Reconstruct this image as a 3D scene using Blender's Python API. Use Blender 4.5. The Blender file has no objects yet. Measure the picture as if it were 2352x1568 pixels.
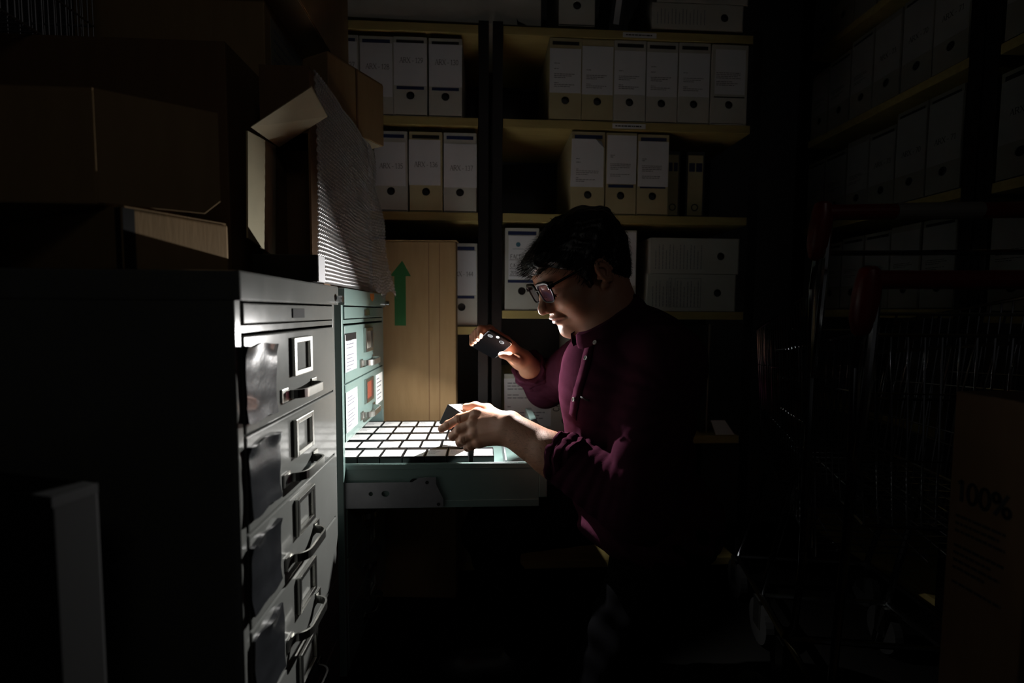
import bpy, bmesh, math, random
import numpy as np
from mathutils import Vector, Matrix

random.seed(7)
rng = np.random.default_rng(7)
SC = bpy.context.scene
COL = SC.collection

# ------------------------------------------------------------------ camera
F_PX, CAM_Z = 1100.0, 0.97
YAW, PITCH, ROLL = 0.0556707568, 0.0623065995, math.radians(0.35)
CAM_R = (Matrix.Rotation(-YAW, 3, 'Z') @ Matrix.Rotation(math.pi / 2 - PITCH, 3, 'X') @ Matrix.Rotation(ROLL, 3, 'Z'))
CAM_P = Vector((0, 0, CAM_Z))


def ray(px, py):
    return CAM_R @ Vector(((px - 1176) / F_PX, -(py - 784) / F_PX, -1.0))


def onY(px, py, y):
    d = ray(px, py)
    return CAM_P + d * (y / d.y)


def onX(px, py, x):
    d = ray(px, py)
    return CAM_P + d * (x / d.x)


cam_d = bpy.data.cameras.new('camera')
cam = bpy.data.objects.new('camera', cam_d)
COL.objects.link(cam)
cam.matrix_world = Matrix.Translation(CAM_P) @ CAM_R.to_4x4()
cam_d.sensor_width = 36.0
cam_d.lens = F_PX / 2352 * 36.0
cam_d.clip_start = 0.02
cam_d.clip_end = 30
cam_d.dof.use_dof = True
cam_d.dof.focus_distance = 1.1
cam_d.dof.aperture_fstop = 2.2
SC.camera = cam

SC.view_settings.view_transform = 'Standard'
SC.view_settings.look = 'None'
SC.view_settings.gamma = 1.0
SC.view_settings.use_curve_mapping = False
SC.view_settings.exposure = 0.0
cy = SC.cycles
cy.use_denoising = True
try:
    cy.denoiser = 'OPENIMAGEDENOISE'
except Exception:
    pass
cy.max_bounces = 12
cy.diffuse_bounces = 7
cy.glossy_bounces = 5
cy.transmission_bounces = 6
cy.transparent_max_bounces = 10
cy.sample_clamp_indirect = 4.0
cy.caustics_reflective = True
cy.caustics_refractive = False
cy.blur_glossy = 0.8

w = bpy.data.worlds.new('world')
SC.world = w
w.use_nodes = True
w.node_tree.nodes['Background'].inputs[0].default_value = (0, 0, 0, 1)

# --------------------------------------------------------------- materials
MATS = {}


def lin(c):
    return tuple(((v / 12.92) if v <= 0.04045 else ((v + 0.055) / 1.055) ** 2.4) for v in c)


def mat(name, rgb, rough=0.6, metal=0.0, noise=0.0, nscale=30.0, bump=0.0, bscale=200.0, stretch=(1, 1, 1), rgb2=None,
        coat=0.0, sheen=0.0, sss=0.0, spec=0.5, rvar=0.0):
    """rgb in 0..1 sRGB; a noise mixes it with rgb2 (or a darker tone), a second noise drives a bump"""
    m = bpy.data.materials.new(name)
    m.use_nodes = True
    nt = m.node_tree
    b = nt.nodes['Principled BSDF']
    c1 = lin(rgb) + (1,)
    b.inputs['Base Color'].default_value = c1
    b.inputs['Roughness'].default_value = rough
    b.inputs['Metallic'].default_value = metal
    b.inputs['Specular IOR Level'].default_value = spec
    if coat:
        b.inputs['Coat Weight'].default_value = coat
        b.inputs['Coat Roughness'].default_value = 0.09
    if sheen:
        b.inputs['Sheen Weight'].default_value = sheen
        b.inputs['Sheen Roughness'].default_value = 0.4
    if sss:
        b.inputs['Subsurface Weight'].default_value = sss
        b.inputs['Subsurface Radius'].default_value = (1.0, 0.32, 0.16)
        b.inputs['Subsurface Scale'].default_value = 0.006
    if noise or bump or rvar:
        tc = nt.nodes.new('ShaderNodeTexCoord')
        mp = nt.nodes.new('ShaderNodeMapping')
        mp.inputs['Scale'].default_value = stretch
        nt.links.new(tc.outputs['Object'], mp.inputs['Vector'])
    if noise or rvar:
        n = nt.nodes.new('ShaderNodeTexNoise')
        n.inputs['Scale'].default_value = nscale
        n.inputs['Detail'].default_value = 5
        nt.links.new(mp.outputs[0], n.inputs['Vector'])
    if noise:
        mx = nt.nodes.new('ShaderNodeMix')
        mx.data_type = 'RGBA'
        c2 = (lin(rgb2) if rgb2 else tuple(v * 0.6 for v in c1[:3])) + (1,)
        mx.inputs['A'].default_value = c1
        mx.inputs['B'].default_value = c2
        ra = nt.nodes.new('ShaderNodeMapRange')
        ra.inputs['From Min'].default_value = 0.35
        ra.inputs['From Max'].default_value = 0.7
        ra.inputs['To Max'].default_value = noise
        nt.links.new(n.outputs['Fac'], ra.inputs['Value'])
        nt.links.new(ra.outputs[0], mx.inputs['Factor'])
        nt.links.new(mx.outputs['Result'], b.inputs['Base Color'])
    if rvar:
        r2 = nt.nodes.new('ShaderNodeMapRange')
        r2.inputs['From Min'].default_value = 0.3
        r2.inputs['From Max'].default_value = 0.7
        r2.inputs['To Min'].default_value = max(0.02, rough - rvar)
        r2.inputs['To Max'].default_value = rough + rvar
        nt.links.new(n.outputs['Fac'], r2.inputs['Value'])
        nt.links.new(r2.outputs[0], b.inputs['Roughness'])
    if bump:
        n2 = nt.nodes.new('ShaderNodeTexNoise')
        n2.inputs['Scale'].default_value = bscale
        n2.inputs['Detail'].default_value = 4
        nt.links.new(mp.outputs[0], n2.inputs['Vector'])
        bp = nt.nodes.new('ShaderNodeBump')
        bp.inputs['Strength'].default_value = bump
        bp.inputs['Distance'].default_value = 0.002
        nt.links.new(n2.outputs['Fac'], bp.inputs['Height'])
        nt.links.new(bp.outputs[0], b.inputs['Normal'])
    MATS[name] = m
    return m


mat('grey_paint', (.385, .39, .38), 0.22, noise=.25, nscale=14, bump=.01, bscale=500, rvar=.04, spec=.17, coat=.4)
mat('green_paint', (.43, .515, .50), 0.35, noise=.15, nscale=10, bump=.01, bscale=500, coat=.6)
mat('dark_paint', (.13, .13, .135), 0.5)
mat('chrome', (.78, .79, .8), 0.14, 1.0)
mat('carton_dim', (.50, .49, .46), 0.8, noise=.3, nscale=9, rgb2=(.42, .39, .33), bump=.04, bscale=150)  # white carton darkened: dimness of the side rack put into its colour
mat('paper_dim', (.56, .555, .55), 0.8, noise=.1, nscale=25)  # white label paper darkened the same way, dim light put into its colour
mat('satin_steel', (.72, .72, .70), 0.3, 1.0, noise=.2, nscale=60)
mat('zinc_steel', (.62, .62, .64), 0.48, 0.85, noise=.3, nscale=30)
mat('black_plastic', (.075, .075, .08), 0.32, noise=.2, nscale=40)
mat('black_satin', (.05, .05, .055), 0.55)
mat('void_black', (.02, .02, .022), 0.9)
mat('paper', (.86, .86, .87), 0.75, noise=.06, nscale=25, bump=.03, bscale=90)
mat('label_white', (.93, .93, .92), 0.7, noise=.05, nscale=60)
mat('carton_white', (.74, .735, .70), 0.75, noise=.25, nscale=9, rgb2=(.60, .56, .45), bump=.04, bscale=150)
mat('carton_cream', (.71, .67, .52), 0.78, noise=.35, nscale=9, rgb2=(.58, .50, .36), bump=.04, bscale=150)
mat('cardboard', (.56, .455, .31), 0.8, noise=.35, nscale=14, rgb2=(.47, .365, .23), bump=.12, bscale=60, stretch=(4, 4, .6))
mat('cardboard_dark', (.42, .31, .20), 0.82, noise=.35, nscale=12, rgb2=(.33, .23, .14), bump=.1, bscale=60, stretch=(4, 4, .6))
mat('cream_card', (.60, .565, .46), 0.75, noise=.2, nscale=20)
mat('brown_tape', (.33, .23, .13), 0.3, noise=.2)
mat('dark_tape', (.06, .055, .05), 0.5)
mat('band_blue', (.07, .13, .30), 0.6, noise=.2)
mat('ink', (.03, .03, .04), 0.7)
mat('ink_grey', (.42, .42, .46), 0.7)
mat('ink_faint', (.60, .60, .63), 0.7)
mat('ink_teal', (.22, .40, .48), 0.7)
mat('arrow_green', (.10, .34, .15), 0.7, noise=.25, nscale=30)
mat('shelf_wood', (.68, .61, .38), 0.62, noise=.4, nscale=7, rgb2=(.55, .46, .25), stretch=(1, 9, 9))
mat('post_steel', (.085, .06, .062), 0.45, .3, noise=.3)
mat('post_grey', (.14, .14, .155), 0.45, .4, noise=.3)
mat('sleeve_plastic', (.14, .145, .155), 0.24, noise=.5, nscale=30, coat=.35, bump=.2, bscale=70, spec=.22)
mat('red_card', (.46, .20, .12), 0.7, noise=.4, nscale=90)
mat('orange_tag', (.70, .40, .12), 0.7, noise=.5, nscale=80)
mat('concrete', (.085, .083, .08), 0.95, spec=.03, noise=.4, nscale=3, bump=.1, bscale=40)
mat('plaster', (.36, .36, .37), 0.9, noise=.15, nscale=4, bump=.06, bscale=60)
mat('ceiling_plaster', (.36, .36, .355), 0.9, noise=.1, nscale=4)
mat('red_plastic', (.42, .05, .045), 0.35, noise=.15)
mat('grey_plastic', (.48, .46, .43), 0.45)
mat('rubber', (.10, .10, .10), 0.8)
mat('phone_glass', (.03, .038, .055), 0.8, spec=.03)
mat('phone_metal', (.62, .64, .68), 0.22, 1.0)
mat('screen_glass', (.02, .02, .022), 0.1, coat=.5)
mat('glasses_black', (.035, .04, .05), 0.28)
mat('trousers', (.028, .028, .034), 0.95, spec=.02, noise=.2, nscale=120, bump=.1, bscale=400)
mat('shoe', (.06, .05, .05), 0.5)
mat('button_white', (.88, .88, .86), 0.35)
mat('hair', (.055, .042, .034), 0.42, noise=.3, nscale=150, rgb2=(.10, .075, .055), spec=.4)
mat('eye_white', (.80, .77, .73), 0.25)
mat('eye_dark', (.06, .04, .03), 0.15)
mat('lip', (.60, .34, .30), 0.45, sss=.1)
mat('skin', (.70, .51, .41), 0.5, noise=.35, nscale=45, rgb2=(.63, .40, .31), bump=.12, bscale=420, sss=.22, spec=.4)
mat('shirt', (.245, .12, .175), 0.9, noise=.35, nscale=70, rgb2=(.19, .09, .14), bump=.18, bscale=700, spec=0.0)


def extra_materials():
    m = bpy.data.materials.new('lamp_emission')
    m.use_nodes = True
    nt = m.node_tree
    nt.nodes.clear()
    e = nt.nodes.new('ShaderNodeEmission')
    e.inputs['Color'].default_value = (1, .98, .95, 1)
    e.inputs['Strength'].default_value = 250
    o = nt.nodes.new('ShaderNodeOutputMaterial')
    nt.links.new(e.outputs[0], o.inputs[0])
    MATS['lamp_emission'] = m

    m = bpy.data.materials.new('lens_glass')     # thin coated spectacle lens
    m.use_nodes = True
    nt = m.node_tree
    nt.nodes.clear()
    t = nt.nodes.new('ShaderNodeBsdfTransparent')
    t.inputs[0].default_value = (.93, .92, .95, 1)
    g = nt.nodes.new('ShaderNodeBsdfGlossy')
    g.inputs['Color'].default_value = (.62, .40, .95, 1)
    g.inputs['Roughness'].default_value = 0.02
    mx = nt.nodes.new('ShaderNodeMixShader')
    mx.inputs[0].default_value = .12
    o = nt.nodes.new('ShaderNodeOutputMaterial')
    nt.links.new(t.outputs[0], mx.inputs[1])
    nt.links.new(g.outputs[0], mx.inputs[2])
    nt.links.new(mx.outputs[0], o.inputs[0])
    MATS['lens_glass'] = m

    m = bpy.data.materials.new('bubble_plastic')  # clear film, milky where it folds
    m.use_nodes = True
    nt = m.node_tree
    nt.nodes.clear()
    t = nt.nodes.new('ShaderNodeBsdfTransparent')
    t.inputs[0].default_value = (.9, .9, .9, 1)
    g = nt.nodes.new('ShaderNodeBsdfGlossy')
    g.inputs['Color'].default_value = (.95, .95, .95, 1)
    g.inputs['Roughness'].default_value = 0.2
    d = nt.nodes.new('ShaderNodeBsdfDiffuse')
    d.inputs['Color'].default_value = (.6, .6, .6, 1)
    m1 = nt.nodes.new('ShaderNodeMixShader')
    m1.inputs[0].default_value = .45
    m2 = nt.nodes.new('ShaderNodeMixShader')
    m2.inputs[0].default_value = .58
    o = nt.nodes.new('ShaderNodeOutputMaterial')
    nt.links.new(d.outputs[0], m1.inputs[1])
    nt.links.new(g.outputs[0], m1.inputs[2])
    nt.links.new(t.outputs[0], m2.inputs[1])
    nt.links.new(m1.outputs[0], m2.inputs[2])
    nt.links.new(m2.outputs[0], o.inputs[0])
    MATS['bubble_plastic'] = m


extra_materials()


# ------------------------------------------------------------ mesh helpers
class MB:
    """collects shapes into one mesh"""

    def __init__(s):
        s.v, s.f = [], []

    def add(s, vs, fs):
        b = len(s.v)
        s.v += [tuple(v) for v in vs]
        s.f += [tuple(b + i for i in f) for f in fs]
        return s

    def box(s, x0, x1, y0, y1, z0, z1, bev=0.0, M=None):
        if bev:
            bm = bmesh.new()
            bmesh.ops.create_cube(bm, size=1)
            for v in bm.verts:
                v.co = Vector(((x0 + x1) / 2 + v.co.x * (x1 - x0), (y0 + y1) / 2 + v.co.y * (y1 - y0), (z0 + z1) / 2 + v.co.z * (z1 - z0)))
            bmesh.ops.bevel(bm, geom=bm.edges[:], offset=bev, segments=2, affect='EDGES', profile=.6)
            bm.verts.index_update()
            vs = [v.co.copy() for v in bm.verts]
            fs = [[v.index for v in f.verts] for f in bm.faces]
            bm.free()
        else:
            vs = [Vector(p) for p in ((x0, y0, z0), (x1, y0, z0), (x1, y1, z0), (x0, y1, z0), (x0, y0, z1), (x1, y0, z1), (x1, y1, z1), (x0, y1, z1))]
            fs = [(0, 3, 2, 1), (4, 5, 6, 7), (0, 1, 5, 4), (1, 2, 6, 5), (2, 3, 7, 6), (3, 0, 4, 7)]
        if M is not None:
            vs = [M @ v for v in vs]
        return s.add(vs, fs)

    def prism(s, pts, off):
        """polygon pts (3-D, planar) pushed along the vector off"""
        n = len(pts)
        off = Vector(off)
        a = [Vector(p) for p in pts]
        vs = a + [p + off for p in a]
        fs = [tuple(range(n))[::-1], tuple(range(n, 2 * n))]
        fs += [(i, (i + 1) % n, n + (i + 1) % n, n + i) for i in range(n)]
        return s.add(vs, fs)

    def tube(s, pts, r, n=8, closed=False, caps=True, ry=None, up=None):
        """sweep a circle (or an r x ry ellipse with `up`) along pts; r may be a list"""
        P = [Vector(p) for p in pts]
        m = len(P)
        R = r if isinstance(r, (list, tuple)) else [r] * m
        vs, prev = [], None
        for i, p in enumerate(P):
            if closed:
                t = (P[(i + 1) % m] - P[i - 1])
            else:
                t = P[min(i + 1, m - 1)] - P[max(i - 1, 0)]
            t.normalize()
            if up is not None:
                u = Vector(up)
                u = (u - t * u.dot(t)).normalized()
            elif prev is None:
                u = t.orthogonal().normalized()
            else:
                u = (prev - t * prev.dot(t)).normalized()
            prev = u
            q = t.cross(u)
            for k in range(n):
                a = 2 * math.pi * k / n
                vs.append(p + u * math.cos(a) * R[i] + q * math.sin(a) * (R[i] if ry is None else ry))
        fs = []
        for i in range(m if closed else m - 1):
            j = (i + 1) % m
            for k in range(n):
                k2 = (k + 1) % n
                fs.append((i * n + k, i * n + k2, j * n + k2, j * n + k))
        if caps and not closed:
            fs.append(tuple(range(n))[::-1])
            fs.append(tuple((m - 1) * n + k for k in range(n)))
        return s.add(vs, fs)

    def strip(s, pts, h, t, up=(0, 0, 1)):
        """flat bar of height h and thickness t along pts"""
        P = [Vector(p) for p in pts]
        u = Vector(up)
        m = len(P)
        vs = []
        for i, p in enumerate(P):
            d = (P[min(i + 1, m - 1)] - P[max(i - 1, 0)]).normalized()
            q = d.cross(u).normalized() * (t / 2)
            vs += [p - u * h / 2 - q, p - u * h / 2 + q, p + u * h / 2 + q, p + u * h / 2 - q]
        fs = []
        for i in range(m - 1):
            for k in range(4):
                k2 = (k + 1) % 4
                fs.append((i * 4 + k, i * 4 + k2, i * 4 + 4 + k2, i * 4 + 4 + k))
        fs += [(3, 2, 1, 0), tuple((m - 1) * 4 + k for k in range(4))]
        return s.add(vs, fs)

    def cyl(s, a, b, r, n=16, r2=None):
        return s.tube([a, b], [r, r if r2 is None else r2], n)

    def mesh(s, name, smooth=False, recalc=True):
        me = bpy.data.meshes.new(name)
        me.from_pydata(s.v, [], s.f)
        me.update()
        if recalc:
            bm = bmesh.new()
            bm.from_mesh(me)
            bmesh.ops.recalc_face_normals(bm, faces=bm.faces)
            bm.to_mesh(me)
            bm.free()
        if smooth:
            me.polygons.foreach_set('use_smooth', [True] * len(me.polygons))
            try:
                me.set_sharp_from_angle(angle=math.radians(smooth if smooth is not True else 40))
            except Exception:
                pass
        return me


def obj(name, me, m, parent=None, world=False, label=None):
    """one mesh object; world=True: the mesh is in world space under a parent that is only translated"""
    if isinstance(me, MB):
        me = me.mesh(name)
    o = bpy.data.objects.new(name, me)
    COL.objects.link(o)
    if m is not None and not me.materials:
        me.materials.append(MATS[m])
    if parent is not None:
        o.parent = parent
        if world and parent.parent is None:
            o.matrix_parent_inverse = Matrix.Translation(-parent.location)
    if label:
        o['label'] = label
    return o


def tag(o, label, cat, group=None):
    o['label'] = label
    o['category'] = cat
    if group:
        o['group'] = group
    return o


def thing(name, label, cat, loc=(0, 0, 0), rz=0.0, group=None):
    o = bpy.data.objects.new(name, None)
    COL.objects.link(o)
    o.location = loc
    o.rotation_euler = (0, 0, rz)
    o.empty_display_size = .05
    return tag(o, label, cat, group)


def struct(name, mb, m):
    o = obj(name, mb, m)
    o['kind'] = 'structure'
    return o


def copy_tree(o, parent=None):
    c = o.copy()
    COL.objects.link(c)
    c.parent = parent
    if parent is not None:
        c.matrix_parent_inverse = o.matrix_parent_inverse
    for ch in list(o.children):
        copy_tree(ch, c)
    return c


# ------------------------------------------------------------- lettering
def arc(cx, cy_, rx, ry, a0, a1, n=10):
    return [(cx + rx * math.cos(math.radians(a0 + (a1 - a0) * i / n)), cy_ + ry * math.sin(math.radians(a0 + (a1 - a0) * i / n))) for i in range(n + 1)]


# glyph = (advance, [(stroke points, weight)], [serif bars (x0, x1, y)])
GL = {
    'A': (.74, [([(.06, 0), (.36, 1)], .6), ([(.36, 1), (.66, 0)], 1.3), ([(.17, .36), (.55, .36)], .6)], [(-.02, .18, 0), (.52, .76, 0)]),
    'R': (.72, [([(.12, 0), (.12, 1)], 1.3), ([(.12, .97), (.36, .97)] + arc(.36, .74, .2, .23, 90, -90) + [(.12, .51)], 1), ([(.36, .5), (.66, 0)], 1.3)], [(0, .26, 0), (0, .2, 1), (.56, .74, 0)]),
    'X': (.74, [([(.08, 1), (.64, 0)], 1.3), ([(.64, 1), (.08, 0)], .6)], [(-.02, .2, 0), (.52, .76, 0), (-.02, .2, 1), (.52, .74, 1)]),
    '-': (.40, [([(.04, .36), (.34, .36)], 1)], []),
    ' ': (.25, [], []),
    '0': (.56, [(arc(.27, .5, .21, .48, 0, 360, 18), 1)], []),
    '1': (.5, [([(.12, .84), (.27, .98), (.27, 0)], 1.1)], [(.12, .42, 0)]),
    '2': (.56, [(arc(.26, .73, .2, .25, 160, -30) + [(.06, .03), (.5, .03)], 1)], []),
    '3': (.56, [(arc(.25, .75, .18, .23, 150, -90) , 1), (arc(.25, .27, .22, .25, 90, -150), 1)], []),
    '4': (.56, [([(.37, 0), (.37, .98), (.04, .3), (.52, .3)], 1)], []),
    '5': (.56, [([(.46, .97), (.14, .97), (.11, .56)] + arc(.25, .31, .22, .29, 110, -140), 1)], []),
    '6': (.56, [([(.45, .96), (.2, .75), (.07, .4)] + arc(.27, .3, .2, .28, 170, 530, 16), 1)], []),
    '7': (.56, [([(.06, .97), (.5, .97), (.2, 0)], 1)], []),
    '8': (.56, [(arc(.27, .75, .17, .22, 0, 360, 14), 1), (arc(.27, .27, .21, .26, 0, 360, 14), 1)], []),
    '9': (.56, [(arc(.27, .69, .2, .28, -10, 350, 16) + [(.46, .6), (.33, .25), (.1, .03)], 1)], []),
    '%': (.9, [(arc(.2, .76, .15, .22, 0, 360, 12), 1), (arc(.66, .24, .15, .22, 0, 360, 12), 1), ([(.68, 1), (.18, 0)], 1)], []),
    'F': (.6, [([(.1, 0), (.1, 1), (.52, 1)], 1), ([(.1, .52), (.42, .52)], 1)], []),
    'C': (.66, [(arc(.34, .5, .27, .48, 50, 310, 14), 1)], []),
    'T': (.6, [([(.28, 0), (.28, 1)], 1), ([(.02, 1), (.54, 1)], 1)], []),
    'P': (.6, [([(.1, 0), (.1, 1)], 1.2), ([(.1, .97), (.3, .97)] + arc(.3, .73, .2, .24, 90, -90) + [(.1, .49)], 1)], []),
    'S': (.58, [(arc(.28, .74, .2, .24, 30, 250, 10) + arc(.28, .26, .2, .24, 70, -150, 10), 1)], []),
    'I': (.3, [([(.14, 0), (.14, 1)], 1)], []),
    'K': (.66, [([(.1, 0), (.1, 1)], 1), ([(.56, 1), (.1, .42)], 1), ([(.24, .6), (.58, 0)], 1)], []),
}


def text_mb(mb, txt, h, O, ux, uz, wt=.075, serif=True, center=True, track=1.0):
    """thin raised letters of height h at O along ux (right) and uz (up)"""
    ux, uz = Vector(ux).normalized(), Vector(uz).normalized()
    nrm = ux.cross(uz) * 0.0003
    W = sum(GL[c][0] for c in txt) * h * track
    x = -W / 2 if center else 0.0
    O = Vector(O)

    def P(a, b):
        return O + ux * (x + a * h) + uz * (b * h)
    for ch in txt:
        adv, st, se = GL[ch]
        for pts, wgt in st:
            for (a, b) in zip(pts[:-1], pts[1:]):
                p, q = P(*a), P(*b)
                d = (q - p)
                if d.length < 1e-7:
                    continue
                d.normalize()
                s_ = d.cross(nrm).normalized() * (wt * wgt * h / 2)
                e = d * (wt * h * .2)
                mb.prism([p - e - s_, q + e - s_, q + e + s_, p - e + s_], nrm)
        if serif:
            for x0, x1, y in se:
                yy = y - .02 if y else 0
                mb.prism([P(x0, yy), P(x1, yy), P(x1, yy + .04), P(x0, yy + .04)], nrm)
        x += adv * h * track
    return mb


def lines_mb(mb, rows, O, ux, uz, W, pitch, h, seed=0):
    """rows of small print: each row is a run of short word bars"""
    r = random.Random(seed)
    ux, uz = Vector(ux), Vector(uz)
    nrm = ux.cross(uz) * 0.0003
    O = Vector(O)
    for i, fill in enumerate(rows):
        if fill <= 0:
            continue
        x = 0.0
        while x < W * fill:
            wl = min(r.uniform(.05, .16) * W, W * fill - x)
            p = O + ux * x - uz * (i * pitch)
            if wl > .01 * W:
                mb.prism([p, p + ux * wl, p + ux * wl + uz * h, p + uz * h], nrm)
            x += wl + .022 * W
    return mb
# ================================================================ the room
WL, WR, WB, WF, CH = -1.16, 1.86, 2.10, -1.5, 3.0
struct('floor', MB().box(WL - .1, WR + .1, WF - .1, WB + .1, -.1, 0), 'concrete')
struct('ceiling', MB().box(WL - .1, WR + .1, WF - .1, WB + .1, CH, CH + .1), 'ceiling_plaster')
struct('wall_back', MB().box(WL - .1, WR + .1, WB, WB + .1, 0, CH), 'plaster')
struct('wall_left', MB().box(WL - .1, WL, WF, WB, 0, CH), 'plaster')
struct('wall_right', MB().box(WR, WR + .1, WF, WB, 0, CH), 'plaster')
struct('wall_front', MB().box(WL - .1, WR + .1, WF - .1, WF, 0, CH), 'plaster')

# ============================================================ file cabinets
XF = -.325          # plane of the drawer fronts
ZD = [.9365 - .1385 * i for i in range(7)]
XB = -.95           # cabinet back


def handle_mb(xf, yc, zc, half=.066, out=.027, h=.0145, t=.0035):
    pts = [(xf + .001, yc - half, zc)]
    for a in range(0, 91, 15):
        r = .022
        pts.append((xf + out - r + r * math.sin(math.radians(a)), yc - half + .012 + r - r * math.cos(math.radians(a)), zc))
    for a in range(90, -1, -15):
        r = .022
        pts.append((xf + out - r + r * math.sin(math.radians(a)), yc + half - .012 - r + r * math.cos(math.radians(a)), zc))
    pts.append((xf + .001, yc + half, zc))
    mb = MB().strip(pts, h, t)
    for s in (-1, 1):
        mb.box(xf, xf + .003, yc + s * half - .012, yc + s * half + .012, zc - .011, zc + .011, .001)
    return mb


def holder_mb(xf, y0, y1, z0, z1, b=.009, t=.0075):
    mb = MB()
    mb.box(xf, xf + t, y0, y0 + b, z0, z1, .0015)
    mb.box(xf, xf + t, y1 - b, y1, z0, z1, .0015)
    mb.box(xf, xf + t, y0 + b, y1 - b, z0, z0 + b, .0015)
    mb.box(xf, xf + t, y0 + b, y1 - b, z1 - b, z1, .0015)
    return mb


def sleeve_mb(xf, y0, y1, z0, z1, seed, amp=.003, lift=.004):
    """a creased plastic pocket: wavy sheet a few millimetres off the drawer, lower edge standing out"""
    r = random.Random(seed)
    ny, nz = 12, 16
    ph = [r.uniform(0, 6.28) for _ in range(6)]

    def depth(u, v):
        d = lift + amp * (math.sin(5 * u + ph[0] + 3 * v) * .5 + math.sin(11 * u + ph[1] - 2 * v) * .25 * v + math.sin(14 * v + ph[2] + 2 * u) * .22)
        d += .003 * max(0, 1 - v * 5) + .004 * max(0, v - .86) / .14 * (0.5 + .5 * math.sin(7 * u + ph[3]))
        return max(.0012, d)
    vs, fs = [], []
    for j in range(nz + 1):
        for i in range(ny + 1):
            u, v = i / ny, j / nz
            vs.append((xf + depth(u, v), y0 + (y1 - y0) * u + .003 * math.sin(6 * v + ph[4]) * (u - .5), z0 + (z1 - z0) * v + .002 * math.sin(9 * u + ph[5])))
    n = len(vs)
    vs += [(xf + .0004, p[1], p[2]) for p in vs]
    W = ny + 1
    for j in range(nz):
        for i in range(ny):
            a = j * W + i
            fs.append((a, a + 1, a + W + 1, a + W))
            fs.append((n + a, n + a + W, n + a + W + 1, n + a + 1))
    for i in range(ny):
        fs += [(i, n + i, n + i + 1, i + 1), (nz * W + i, nz * W + i + 1, n + nz * W + i + 1, n + nz * W + i)]
    for j in range(nz):
        fs += [(j * W, (j + 1) * W, n + (j + 1) * W, n + j * W), (j * W + ny, n + j * W + ny, n + (j + 1) * W + ny, (j + 1) * W + ny)]
    return MB().add(vs, fs)


def cabinet(name, y0, y1, paint, label, open_i=None):
    c = thing(name, label, 'filing cabinet', ((XF + XB) / 2, (y0 + y1) / 2, 0))
    st = .016
    b = MB()
    b.box(XB, XF - .002, y0, y0 + st, .10, .985, .002)
    b.box(XB, XF - .002, y1 - st, y1, .10, .985, .002)
    b.box(XB, XB + .01, y0 + st, y1 - st, .10, .98)
    b.box(XB, XF - .002, y0 + st, y1 - st, .10, ZD[6] - .002)
    b.box(XB, XF - .003, y0 + st, y1 - st, ZD[0] + .003, .9485)
    if open_i is not None:
        b.box(XB, XF - .004, y0 + st, y1 - st, ZD[open_i] - .002, ZD[open_i] + .004)
        b.box(XB, XF - .004, y0 + st, y1 - st, ZD[open_i + 1] - .002, ZD[open_i + 1] + .004)
    obj('body', b, paint, c, True)
    obj('plinth', MB().box(XB + .02, XF - .03, y0 + .01, y1 - .01, 0, .10), 'dark_paint', c, True)
    obj('top_cover', MB().box(XB, XF + .007, y0 - .002, y1 + .002, .982, 1.0215, .003), paint, c, True)
    lp = obj('lock_panel', MB().box(XF - .3, XF, y0 + st + .004, y1 - st - .004, .951, .979, .0015), paint, c, True)
    yc = (y0 + y1) / 2
    k = MB()
    k.box(XF, XF + .002, yc - .026, yc + .026, .957, .973, .0008)
    obj('catch_slot', k, 'void_black' if paint == 'grey_paint' else 'satin_steel', lp, True)
    kb = obj('lock_knob', MB().cyl((XF + .005, y1 - .012, .994), (XF + .020, y1 - .012, .994), .0075, 20), 'chrome', c, True)
    drawers = []
    for i in range(6):
        z1, z0 = ZD[i] - .0015, ZD[i + 1] + .0015
        dx = .475 if i == open_i else 0.0
        d = MB()
        d.box(XF - .02 + dx, XF + dx, y0 + st + .002, y1 - st - .002, z0, z1, .0025)
        if i == open_i:      # pulled out: an open tray with thin sides, inner floor and flanged lower edge
            zi0, zi1 = .503, .6095
            xa, xb = -.60, XF + dx - .02
            d.box(xa, xb, y0 + st + .004, y0 + st + .007, zi0, zi1, .001)
            d.box(xa, xb, y1 - st - .007, y1 - st - .004, zi0, zi1, .001)
            d.box(xa, xb, y0 + st + .007, y1 - st - .007, .560, .566)
            d.box(xa, xa + .003, y0 + st + .007, y1 - st - .007, .566, zi1)
            d.box(xa, xb, y0 + st + .0005, y0 + st + .004, zi0 - .001, zi0 + .016, .001)
            d.box(xa, xb, y0 + st + .0025, y0 + st + .004, zi1 - .014, zi1 - .002, .0005)
        else:
            d.box(-.90, XF - .02, y0 + st + .006, y1 - st - .006, z0 + .004, z1 - .012)
        dr = obj('drawer', d, paint, c, True)
        drawers.append(dr)
        zc = ZD[i] - .104
        obj('handle', handle_mb(XF + dx, yc, zc), 'satin_steel', dr, True)
        obj('label_holder', holder_mb(XF + dx, yc - .035, yc + .047, ZD[i] - .078, ZD[i] - .0125), 'satin_steel', dr, True)
    return c, drawers


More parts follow.
